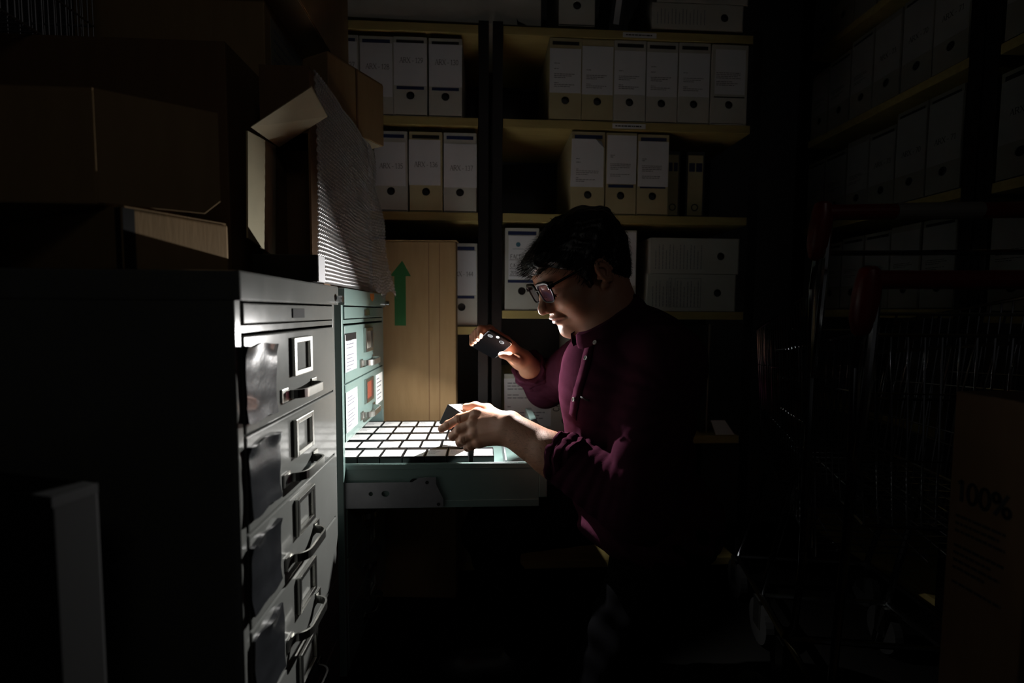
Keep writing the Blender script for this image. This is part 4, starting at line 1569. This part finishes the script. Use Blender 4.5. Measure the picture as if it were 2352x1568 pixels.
v.cap(wb, mc[3], .0200, .0122, .016)
# heel of the hand and thumb muscle, on the far side
v.cap(WR_N + A3((-.015, .020, .004)), pt(1112, 970, 1.145), .020, .016, .016)
fing = [
    ([mc[0], pt(1056, 961, 1.132), pt(1030, 975, 1.146), pt(1014, 985, 1.152)], [.0126, .0114, .0103, .0090]),
    ([mc[1], pt(1056, 986, 1.112), pt(1041, 1001, 1.128), pt(1041, 1004, 1.150)], [.0130, .0120, .0109, .0096]),
    ([mc[2], pt(1066, 1007, 1.100), pt(1057, 1015, 1.116), pt(1059, 1013, 1.138)], [.0124, .0115, .0104, .0091]),
    ([mc[3], pt(1082, 1023, 1.094), pt(1074, 1027, 1.106), pt(1077, 1023, 1.125)], [.0112, .0101, .0091, .0082]),
]
for pts, rs in fing:
    v.chain(pts, rs, .0045)
    for j in (1, 2):
        v.ell(pts[j], (rs[j] * 1.05,) * 3, .003)
for j, p in enumerate(mc):
    v.ell(p + A3((.002, -.005, .0015)), (.0132 - .0006 * j,) * 3, .008)
v.chain([WR_N + A3((-.02, .024, .012)), pt(1120, 941, 1.150), pt(1092, 934, 1.176), pt(1070, 935, 1.190)], [.0215, .0140, .0116, .0098], .008)
# tendons and the wrist bone
for p in mc[:3]:
    v.cap(p + A3((.003, -.009, 0)), WR_N + A3((-.012, -.021, .004)), .0034, .0022, .007)
v.ell(WR_N + fa * .012 - upv * .012 + A3((0, -.022, 0)), (.0090,) * 3, .008)
# creases at the finger joints
for pts, rs in fing:
    for j in (1, 2):
        for e in (-.003, .003):
            d_ = (pts[j] - pts[j - 1]) / np.linalg.norm(pts[j] - pts[j - 1])
            c_ = pts[j] + d_ * e + A3((0, -rs[j] * 1.02, 0))
            v.cap(c_ - A3((0, 0, .005)), c_ + A3((0, 0, .005)), .0007, None, .0014, 'c')
Va, Fa = v.surf()
Va = relax(Va, Fa, 1, .4)

# --- right hand (farther), round the phone; joints in the phone's own frame
def ptp(x, y, z):
    return A3(PM @ Vector((x, y, z)))


EL_F = A3((.192, 1.515, .728))
WR_F = pt(1204, 829, 1.355)
v = Vol(np.minimum(pt(1075, 860, 1.28), WR_F) - .06, np.maximum(EL_F, ptp(0, .1, -.06)) + .05, .0019)
faF = (EL_F - WR_F) / np.linalg.norm(EL_F - WR_F)
v.cap(WR_F, WR_F + faF * .09, .029, .037, .02)
v.cap(WR_F + faF * .08, EL_F, .037, .042, .02)
ys_ = [.030, .049, .068, .086]
mcf = [ptp(.036 - .002 * i, y + .006, -.030) for i, y in enumerate(ys_)]
for i, (y, p) in enumerate(zip(ys_, mcf)):
    v.cap(WR_F + A3((-.012, .002 * i, .006)), p, .022, .0125, .016)
    sc_ = (1, 1.03, .98, .86)[i]
    v.chain([p, ptp(-.020, y, -.031), ptp(-.0460, y - .002, -.016), ptp(-.0405, y - .003, .007)], [.0115 * sc_, .0105 * sc_, .0096 * sc_, .0080 * sc_], .0045)
    v.ell(ptp(-.022, y, -.0325), (.0108 * sc_,) * 3, .003)
v.cap(WR_F + A3((-.02, -.008, .01)), ptp(.060, .04, -.020), .020, .014, .014)
v.chain([WR_F + A3((-.010, -.014, -.002)), pt(1187, 826, 1.315), pt(1169, 818, 1.288), pt(1152, 815, 1.272)], [.0185, .0130, .0108, .0090], .008)
Vf, Ff = v.surf()
Vf = relax(Vf, Ff, 1, .4)

# --- torso frame: f forward, l to his left, z up
ty = math.radians(8)
TF = A3((-math.cos(ty), -math.sin(ty), 0))
TL = A3((math.sin(ty), -math.cos(ty), 0))
T0_ = A3((.315, 1.062, 0))


def T(f, l, z):
    return T0_ + TF * f + TL * l + A3((0, 0, z))


TR3 = [[float(TF[0]), float(TL[0]), 0], [float(TF[1]), float(TL[1]), 0], [0, 0, 1]]
SH_N, SH_F = T(-.012, .163, .880), T(-.012, -.163, .880)


def torso(v, e, k=.05):
    v.ell(T(.010, 0, .800), (.132 + e, .165 + e, .165 + e), k, 'u', TR3)
    v.ell(T(-.010, 0, .640), (.138 + e, .160 + e, .150 + e), k, 'u', TR3)
    v.ell(T(-.065, 0, .520), (.138 + e, .165 + e, .105 + e), k, 'u', TR3)
    v.ell(T(-.040, 0, .845), (.105 + e, .150 + e, .120 + e), k, 'u', TR3)
    v.cap(T(-.022, -.085, .900), T(-.022, .085, .900), .060 + e, None, k)
    v.cap(T(-.020, 0, .900), T(.020, .005, .935), .070 + e, .058 + e, k)
    return v


v = torso(Vol((.05, .75, .38), (.62, 1.36, 1.08), .009), -.036)
v.cap(SH_N, EL_N, .045, .040, .03)
v.cap(SH_F, EL_F, .045, .040, .03)
Vt, Ft = v.surf()

parts_ = [(VhW, Fh), (Va, Fa), (Vf, Ff), (Vt, Ft)]
offs, n0 = [], 0
for V_, F_ in parts_:
    offs.append(n0)
    n0 += len(V_)
body_me = np_mesh('body', np.concatenate([p[0] for p in parts_]), np.concatenate([p[1] + o for (p, o) in zip([q for q in parts_], offs)]) if False else np.concatenate([parts_[i][1] + offs[i] for i in range(4)]))
att = body_me.attributes.new('tint', 'FLOAT_COLOR', 'POINT')
col = np.zeros((n0, 4), np.float32)
col[:len(Vh), 0] = lipm
col[:len(Vh), 1] = stub
att.data.foreach_set('color', col.ravel())
body = obj('body', body_me, 'skin', person, True)

# lips and the shaved beard have their own colour on the skin
nt = MATS['skin'].node_tree
bs = nt.nodes['Principled BSDF']
src = bs.inputs['Base Color'].links[0].from_socket
an = nt.nodes.new('ShaderNodeAttribute')
an.attribute_name = 'tint'
sp_ = nt.nodes.new('ShaderNodeSeparateColor')
nt.links.new(an.outputs['Color'], sp_.inputs[0])
m1 = nt.nodes.new('ShaderNodeMix')
m1.data_type = 'RGBA'
m1.inputs['B'].default_value = lin((.55, .31, .29)) + (1,)
mm = nt.nodes.new('ShaderNodeMath')
mm.operation = 'MULTIPLY'
mm.inputs[1].default_value = .65
nt.links.new(sp_.outputs[0], mm.inputs[0])
nt.links.new(mm.outputs[0], m1.inputs['Factor'])
nt.links.new(src, m1.inputs['A'])
m2 = nt.nodes.new('ShaderNodeMix')
m2.data_type = 'RGBA'
m2.inputs['B'].default_value = lin((.40, .29, .25)) + (1,)
mm2 = nt.nodes.new('ShaderNodeMath')
mm2.operation = 'MULTIPLY'
mm2.inputs[1].default_value = .25
nt.links.new(sp_.outputs[1], mm2.inputs[0])
nt.links.new(mm2.outputs[0], m2.inputs['Factor'])
nt.links.new(m1.outputs['Result'], m2.inputs['A'])
nt.links.new(m2.outputs['Result'], bs.inputs['Base Color'])


def hp(x, y, z):
    return HM @ Vector((x, y, z))


for s in (1, -1):
    mb = MB()
    bm = bmesh.new()
    bmesh.ops.create_uvsphere(bm, u_segments=24, v_segments=16, radius=.0122)
    mb.add([hp(.0745 + q.co.x, .031 * s + q.co.y, .0062 + q.co.z) for q in bm.verts], [[w_.index for w_ in f.verts] for f in bm.faces])
    bm.free()
    e = obj('eye', mb.mesh('eye', True), 'eye_white', person, True)
    iris = MB().cyl(hp(.0857, .031 * s, .0005), hp(.0863, .031 * s, .0003), .0056, 20)
    obj('iris', iris, 'eye_dark', e, True)
    lash = MB().tube([hp(.0845, .0195 * s, .0015), hp(.0888, .026 * s, .0032), hp(.0893, .032 * s, .0034), hp(.0868, .0375 * s, .0018), hp(.084, .0395 * s, .0006)], [.0006, .001, .001, .0008, .0004], 6)
    obj('eyelash', lash, 'hair', e, True)
    eb = MB()
    r = random.Random(3)
    for i in range(130):
        f = r.random()
        y = (.012 + .038 * f)
        z = .0245 + .006 * math.sin(f * 2.4) + r.uniform(-.0035, .0035) * (1 - .5 * f)
        x = .0968 - 8.0 * max(0, y - .012) ** 2
        p = hp(x - .0012, y * s, z)
        q2 = hp(x + .0012 - .003 * f, (y + .005) * s, z + .0022 - .003 * f)
        eb.tube([p, q2], [.0006, .0002], 4)
    obj('eyebrow', eb, 'hair', person, True)

# --- hair: a thick cropped cap with a fringe pushed forward, then loose strands on it
v = Vol((-.16, -.12, -.14), (.15, .12, .175), .0026)
v.ell((-.012, 0, .056), (.109, .085, .092), .0)
v.ell((-.030, 0, .100), (.080, .066, .060), .03)
v.ell((.060, .004, .096), (.044, .058, .030), .025)
v.ell((.086, .002, .086), (.019, .046, .019), .018)
v.ell((-.060, 0, -.010), (.046, .066, .066), .03)
v.cap((.020, .073, .03), (.021, .0705, -.012), .007, .004, .01)
v.cap((.020, -.073, .03), (.021, -.0705, -.012), .007, .004, .01)
X, Y, Z = v.grid()
zh = np.interp(X[:, 0, 0], [-.2, -.045, -.032, -.028, .008, .013, .030, .040, .062, .080, .15], [-.105, -.105, -.06, .032, .034, -.016, -.014, .035, .058, .066, .066]).astype(np.float32)[:, None, None]
zh = zh + .004 * np.sin(Y * 210 + X * 60)
wob = (np.sin(X * 190 + 4 * np.sin(Y * 90)) * np.sin(Y * 230 + 3 * np.sin(Z * 80)) * .0016 + np.sin(X * 75 - Y * 55 + Z * 60) * .0022 + np.sin(Y * 120 + X * 40) * .0014)
v.D = v.D + wob.astype(np.float32)
v.D = np.maximum(v.D, (zh - Z) * .8)
Vc, Fc = v.surf()
Vc = relax(Vc, Fc, 1, .4)
# strands rooted on the cap
e1 = Vc[Fc[:, 1]] - Vc[Fc[:, 0]]
e2 = Vc[Fc[:, 3]] - Vc[Fc[:, 0]]
nf = np.cross(e1, e2)
ar_ = np.linalg.norm(nf, axis=1)
nf = nf / np.maximum(ar_, 1e-12)[:, None]
ce = Vc[Fc].mean(1)
ok = (ce[:, 2] > .0) | (ce[:, 0] < -.03)
pick = rng.choice(np.nonzero(ok)[0], size=5200, p=ar_[ok] / ar_[ok].sum())
SV, SF = [], []
for i in pick:
    p, n = ce[i], nf[i]
    front = np.clip((p[0] - .02) / .06, 0, 1)
    d = np.array((.35 + .9 * front, p[1] * 3 + rng.normal() * .25, -.55 + .45 * front - .5 * (p[0] < -.02)))
    d += n * (.35 + .25 * rng.random()) + rng.normal(size=3) * .18
    d /= np.linalg.norm(d)
    L = rng.uniform(.008, .019) * (1 + .35 * front)
    if p[2] < .0:
        L *= .5
    side = np.cross(d, n)
    side /= max(np.linalg.norm(side), 1e-6)
    side *= .00055
    b = len(SV)
    mid = p + d * L * .55 + n * .0012
    tip = p + d * L - n * L * .12
    SV += [p - side - n * .001, p + side - n * .001, mid - side * .8, mid + side * .8, tip, tip + side * .2]
    SF += [(b, b + 1, b + 3, b + 2), (b + 2, b + 3, b + 5, b + 4)]
Vall = np.concatenate([head_to_world(Vc), head_to_world(np.array(SV))])
Fall = np.concatenate([Fc, np.array(SF) + len(Vc)])
hair = obj('hair', np_mesh('hair', Vall, Fall), 'hair', person, True, label='short dark hair')

# forearm hair on the near arm, catching the light along its upper edge
e1 = Va[Fa[:, 1]] - Va[Fa[:, 0]]
e2 = Va[Fa[:, 3]] - Va[Fa[:, 0]]
nf = np.cross(e1, e2)
ar_ = np.linalg.norm(nf, axis=1)
nf = nf / np.maximum(ar_, 1e-12)[:, None]
ce = Va[Fa].mean(1)
along = (ce - WR_N) @ fa
ok = (along > .005) & (along < .16) & ((nf[:, 2] > -.2) | (nf[:, 1] < -.4))
pick = rng.choice(np.nonzero(ok)[0], size=1500, p=ar_[ok] / ar_[ok].sum())
SV, SF = [], []
for i in pick:
    p, n = ce[i], nf[i]
    d = -fa * .5 + n * .55 + rng.normal(size=3) * .3
    d /= np.linalg.norm(d)
    L = rng.uniform(.003, .007)
    side = np.cross(d, n)
    side = side / max(np.linalg.norm(side), 1e-6) * .00011
    b = len(SV)
    SV += [p - side, p + side, p + d * L + side * .3, p + d * L - side * .3]
    SF += [(b, b + 1, b + 2, b + 3)]
obj('arm_hair', np_mesh('arm_hair', np.array(SV), np.array(SF)), 'hair', person, True)

# --- shirt
CN = WR_N + (EL_N - WR_N) * .43              # where the near cuff ends
CF = WR_F + (EL_F - WR_F) * .24
v = torso(Vol((.02, .74, .40), (.62, 1.60, 1.09), .0050), .004, .045)
v.ell(T(-.060, 0, .50), (.155, .175, .09), .05, 'u', TR3)
v.cap(SH_N + A3((.004, 0, -.004)), EL_N + A3((.004, 0, 0)), .072, .066, .035)
v.cap(EL_N + A3((.004, 0, 0)), CN, .066, .050, .02, 'u', (CN, -fa))
v.cap(SH_F, EL_F, .070, .062, .035)
v.cap(EL_F, CF, .062, .046, .02, 'u', (CF, -faF))
X, Y, Z = v.grid()


def seg_par(p, q):
    ba = q - p
    L = float(np.linalg.norm(ba))
    ba = ba / L
    x, y, z = X - p[0], Y - p[1], Z - p[2]
    s_ = x * ba[0] + y * ba[1] + z * ba[2]
    rr = np.sqrt(np.maximum((x - s_ * ba[0]) ** 2 + (y - s_ * ba[1]) ** 2 + (z - s_ * ba[2]) ** 2, 0))
    return s_, rr, L


disp = np.zeros(v.D.shape, np.float32)
for (p, q, amp, per) in ((CN, EL_N, .0042, .026), (EL_N, SH_N, .0048, .043), (CF, EL_F, .0040, .026), (EL_F, SH_F, .0055, .045)):
    s_, rr, L = seg_par(p, q)
    wgt = np.clip(1 - (rr - .05) / .05, 0, 1) * np.clip((s_ + .02) / .04, 0, 1) * np.clip((L + .03 - s_) / .08, 0, 1)
    ph_ = s_ / per * 6.283 + 1.6 * np.sin(X * 46 + Z * 31) + 1.9 * np.sin(Y * 38 - Z * 27 + 1)
    disp += (wgt * amp * (np.abs(np.sin(ph_ * .5)) ** .7 - .6)).astype(np.float32)
# long soft folds pulled from the near armpit down across the front
ax_ = SH_N + A3((-.03, .02, -.07))
rx, ry, rz = X - ax_[0], Y - ax_[1], Z - ax_[2]
an_ = np.arctan2(rz + .0 * X, rx + .25 * ry)
rd = np.sqrt(rx ** 2 + ry ** 2 + rz ** 2)
disp += (np.clip(1 - rd / .30, 0, 1) * np.clip((rd - .03) / .05, 0, 1) * .0062 * (np.abs(np.sin(an_ * 8.5 + 1.1 * np.sin(Z * 28) + rd * 9)) ** .65 - .6)).astype(np.float32)
disp += (.0022 * np.sin(Z * 44 + 3 * np.sin(X * 23 + Y * 19)) * np.sin(X * 39 + Y * 33 + 1.4)).astype(np.float32)
disp += (np.clip((.62 - Z) / .12, 0, 1) * .0045 * np.sin(Z * 115 + 3.5 * X * 20 + np.sin(Y * 30) * 2)).astype(np.float32)
v.D = v.D - disp
v.D = np.maximum(v.D, (.452 + .012 * np.sin(X * 20 + Y * 17) - Z))
# neck opening
v.ell((.258, 1.033, .985), (.064, .064, .046), .01, 'c')
Vs, Fs = v.surf()
Vs = relax(Vs, Fs, 2, .45)
shirt = obj('shirt', np_mesh('shirt', Vs, Fs), 'shirt', person, True, label='burgundy long-sleeved shirt with rolled cuffs')


def cuff(C, ax, r, seed, name='cuff'):
    """rolled fabric round the forearm"""
    ax = ax / np.linalg.norm(ax)
    u = np.cross(ax, (0, 0, 1.0))
    u /= np.linalg.norm(u)
    w_ = np.cross(ax, u)
    rr = random.Random(seed)
    p1, p2, p3 = (rr.uniform(0, 6) for _ in range(3))
    prof = [(.006, -.012), (-.002, -.010), (-.007, -.003), (-.006, .003), (.000, .0065), (.009, .0055), (.0125, .0015), (.014, .005), (.020, .0090), (.030, .0078), (.0345, .003), (.037, .0055), (.046, .0072), (.052, .0015), (.052, -.010)]
    n = 56
    vs, fs = [], []
    for i in range(n):
        a = 2 * math.pi * i / n
        for (s_, d) in prof:
            ww = .0035 * math.sin(3 * a + p1 + s_ * 60) + .0022 * math.sin(7 * a + p2 - s_ * 90) + .0012 * math.sin(13 * a + p3)
            sk = .006 * math.sin(a + p2) + .003 * math.sin(4 * a + p1)
            R_ = r + d + ww * (1 if d > 0 else .3)
            vs.append(C + ax * (s_ + sk) + (u * math.cos(a) + w_ * math.sin(a)) * R_)
    m = len(prof)
    for i in range(n):
        for j in range(m - 1):
            a, b = i * m + j, ((i + 1) % n) * m + j
            fs.append((a, b, b + 1, a + 1))
    return obj(name, MB().add(vs, fs).mesh(name, True), 'shirt', shirt, True)


cuff(CN, fa + A3((.12, .10, .22)), .0470, 1)
cuff(CF, faF, .0455, 2)

# collar: stand and folded leaf
from mathutils.bvhtree import BVHTree
cu = np.array((-.50, -.12, .86))
cu /= np.linalg.norm(cu)
cc = A3((.270, 1.035, .948))
cf = np.array(TF, float)
cf = cf - cu * (cf @ cu)
cf /= np.linalg.norm(cf)
cl_ = np.cross(cu, cf)
n = 64
prof = [(.000, -.016), (.002, .018), (.006, .027), (.012, .025), (.017, .010), (.022, -.012), (.026, -.026)]
vs, fs = [], []
for i in range(n + 1):
    a = math.radians(9 + 342 * i / n)
    fr_ = max(0, math.cos(a))
    for j, (d, h_) in enumerate(prof):
        R_ = .0655 + d * (1 + .3 * fr_)
        hh = h_ - (.026 * fr_ ** 5 if j >= 5 else 0) - .008 * fr_
        rip = .0012 * math.sin(9 * a + j)
        vs.append(cc + cu * hh + (cf * math.cos(a) * 1.03 + cl_ * math.sin(a)) * (R_ + rip))
m = len(prof)
for i in range(n):
    for j in range(m - 1):
        a = i * m + j
        fs.append((a, a + m, a + m + 1, a + 1))
cme = MB().add(vs, fs).mesh('collar', True)
collar = obj('collar', cme, 'shirt', shirt, True)
so = collar.modifiers.new('thickness', 'SOLIDIFY')
so.thickness = .0022
so.offset = 0

bvh = BVHTree.FromPolygons([Vector(q) for q in Vs], [tuple(f) for f in Fs.tolist()])


def hit(px, py):
    d = ray(px, py).normalized()
    h_ = bvh.ray_cast(CAM_P, d)
    return h_[0], h_[1]


def ribbon(name, pix, width, m, th=.0009, lift=.0007):
    P_, N_ = [], []
    for q in pix:
        p, n_ = hit(*q)
        if p is None:
            continue
        P_.append(p)
        N_.append(n_)
    vs, fs = [], []
    for i, p in enumerate(P_):
        d = (P_[min(i + 1, len(P_) - 1)] - P_[max(i - 1, 0)]).normalized()
        n_ = N_[i]
        s_ = d.cross(n_).normalized() * width / 2
        for k in (-1, 1):
            q = p + s_ * k
            h2 = bvh.find_nearest(q)
            vs.append(h2[0] + h2[1] * lift)
        fs += [(2 * i, 2 * i + 1, 2 * i + 3, 2 * i + 2)] if i < len(P_) - 1 else []
    o = obj(name, MB().add(vs, fs).mesh(name, True), m, shirt, True)
    so_ = o.modifiers.new('thickness', 'SOLIDIFY')
    so_.thickness = th
    return o


px_line = [(1357, 785), (1353, 800), (1348, 823), (1343, 845), (1336, 868), (1329, 892), (1322, 917), (1318, 940), (1314, 966)]
fine = []
for a, b in zip(px_line[:-1], px_line[1:]):
    for k in range(3):
        fine.append((a[0] + (b[0] - a[0]) * k / 3, a[1] + (b[1] - a[1]) * k / 3))
ribbon('placket', fine, .026, 'shirt')
for (bx, by), tl in (((1372, 790), 0), ((1348, 823), 0), ((1321, 917), .6)):
    p, n_ = hit(bx, by)
    if p is None:
        continue
    n_ = (n_ + Vector((TF[0], TF[1], 0)) * .3).normalized()
    c_ = p + n_ * (.0075 if by < 800 else .0032)
    b = MB()
    b.cyl(c_, c_ + n_ * .0016, .0047, 24)
    b.tube([c_ + n_ * .0018 + (n_.orthogonal().normalized() * math.cos(k * .3142) + n_.cross(n_.orthogonal().normalized()) * math.sin(k * .3142)) * .0041 for k in range(20)], .0006, 6, closed=True)
    bo = obj('button', b, 'button_white', shirt, True, label='small white shirt button')
    hb = MB()
    u = n_.orthogonal().normalized()
    w_ = n_.cross(u)
    for sx, sy in ((1, 0), (-1, 0), (0, 1), (0, -1)):
        q = c_ + u * sx * .0013 + w_ * sy * .0013
        hb.cyl(q + n_ * .0012, q + n_ * .0018, .0006, 8)
    obj('button_thread', hb, 'ink', bo, True)
ribbon('pocket_edge', [(1333, 910), (1340, 914), (1347, 918), (1353, 919)], .0035, 'void_black', .0008, .0006)

# --- trousers: right knee up, left knee on the floor
v = Vol((-.12, .80, .0), (.86, 1.36, .60), .0070)
HN, HFp = T(-.075, .085, .50), T(-.075, -.090, .50)
KF = A3((.008, 1.205, .405))
AF = A3((.105, 1.215, .085))
KN = A3((.205, .950, .075))
AN = A3((.520, .985, .070))
v.ell(T(-.075, 0, .50), (.140, .168, .085), .03, 'u', TR3)
v.cap(HFp, KF, .090, .064, .04)
v.cap(KF, AF, .062, .050, .03)
v.cap(HN, KN, .090, .066, .04)
v.cap(KN, AN, .062, .050, .03)
X, Y, Z = v.grid()
v.D = v.D - (.004 * np.sin(Z * 90 + X * 40) * np.sin(X * 60 + Y * 50) + .0025 * np.sin(X * 120 - Z * 60)).astype(np.float32)
v.D = np.maximum(v.D, Z - .555)
v.D = np.maximum(v.D, .006 - Z)
Vp, Fp = v.surf()
obj('trousers', np_mesh('trousers', relax(Vp, Fp, 2, .45), Fp), 'trousers', person, True, label='dark trousers')
v = Vol((-.16, 1.10, -.01), (.22, 1.33, .16), .006)
v.cap((.125, 1.215, .042), (-.06, 1.208, .036), .040, .040, .03)
v.cap((-.06, 1.208, .032), (-.095, 1.206, .030), .040, .030, .03)
v.cap((.115, 1.215, .05), (.105, 1.215, .110), .043, .047, .03)
v.D = np.maximum(v.D, .003 - v.grid()[2])
q = v.surf()
obj('shoe', np_mesh('shoe', relax(*q, 2, .45), q[1]), 'shoe', person, True)
v = Vol((.46, .86, -.01), (.74, 1.10, .20), .006)
v.cap((.565, .985, .075), (.605, .988, .045), .044, .041, .03)
v.cap((.605, .988, .050), (.598, .988, .135), .040, .034, .03)
v.D = np.maximum(v.D, .003 - v.grid()[2])
q = v.surf()
obj('shoe', np_mesh('shoe', relax(*q, 2, .45), q[1]), 'shoe', person, True)

# --- spectacles
gl = thing('eyeglasses', 'dark-framed eyeglasses worn by the person, lenses glinting violet', 'glasses', HM @ Vector((.1, 0, .01)))


def rim(s, n=40):
    pts = []
    hw, hh, rr = .0275, .0205, .0115
    for i in range(n):
        a = 2 * math.pi * i / n
        c, d = math.cos(a), math.sin(a)
        e = 4.2
        y = math.copysign(abs(c) ** (2 / e), c) * hw
        z = math.copysign(abs(d) ** (2 / e), d) * hh
        if z < 0:
            y *= 1 + z * 7
        yy = .0345 + y
        pts.append((.1035 - .004 * ((yy - .008) / .05) ** 2 + .02 * (z * .12), yy * s, .0150 + z))
    return pts


fm = MB()
for s in (1, -1):
    P_ = rim(s)
    R_ = [.0019 + .0022 * max(0, math.sin(2 * math.pi * i / 40)) for i in range(40)]
    fm.tube([hp(*p) for p in P_], R_, 8, closed=True)
    fm.box(.090, .1035, min(.0605 * s, .064 * s), max(.0605 * s, .064 * s), .0215, .0295, .0008, HM)
fm.tube([hp(.1035, -.0085, .0205), hp(.1055, -.004, .0225), hp(.1055, .004, .0225), hp(.1035, .0085, .0205)], .0020, 8)
fm.tube([hp(.102, .0105, .006), hp(.096, .0105, .001)], .0012, 6)
fm.tube([hp(.102, -.0105, .006), hp(.096, -.0105, .001)], .0012, 6)
obj('frame', fm.mesh('frame', True), 'glasses_black', gl, True)
for s in (1, -1):
    P_ = [hp(*p) for p in rim(s)]
    obj('lens', MB().prism(P_, HF * .0012), 'lens_glass', gl, True, label='clear lens with a violet coating')
    tm_ = MB().tube([hp(.092, .0635 * s, .0255), hp(.045, .0745 * s, .027), hp(.006, .0825 * s, .029), hp(-.018, .0825 * s, .022), hp(-.032, .080 * s, -.004)], .0026, 8, ry=.0014, up=HU)
    obj('temple', tm_.mesh('temple', True), 'glasses_black', gl, True)

# --- the slide box in the left hand
c_ = Vector((.463, .875, -.144)).normalized()
a_ = Vector((.787, -.48, -.394))
a_ = (a_ - c_ * a_.dot(c_)).normalized()
h_ = a_.cross(c_)
TLc = onY(1028, 928, 1.185)
O_ = TLc + a_ * (SB_W / 2) - h_ * SB_H
Mb = Matrix((a_, c_, h_)).transposed()
t = slide_box(O_, Mb.to_euler(), 'black slide box lifted out and held in the hand over the drawer', None, 2)
if 'group' in t:
    del t['group']
# faint fill lamp added high behind the camera to lift the dark cartons
al = bpy.data.lights.new('added_fill_light', 'AREA')
al.shape = 'RECTANGLE'
al.size, al.size_y = .9, .5
al.energy = 0.32
al.spread = math.radians(75)
al.color = (1, .96, .9)
ao = bpy.data.objects.new('added_fill_light', al)
COL.objects.link(ao)
ao.location = (.6, -1.45, 2.35)
dv = Vector((-.35, 1.0, 1.55)) - Vector(ao.location)
ao.rotation_euler = dv.to_track_quat('-Z', 'Y').to_euler()
bpy.context.view_layer.update()
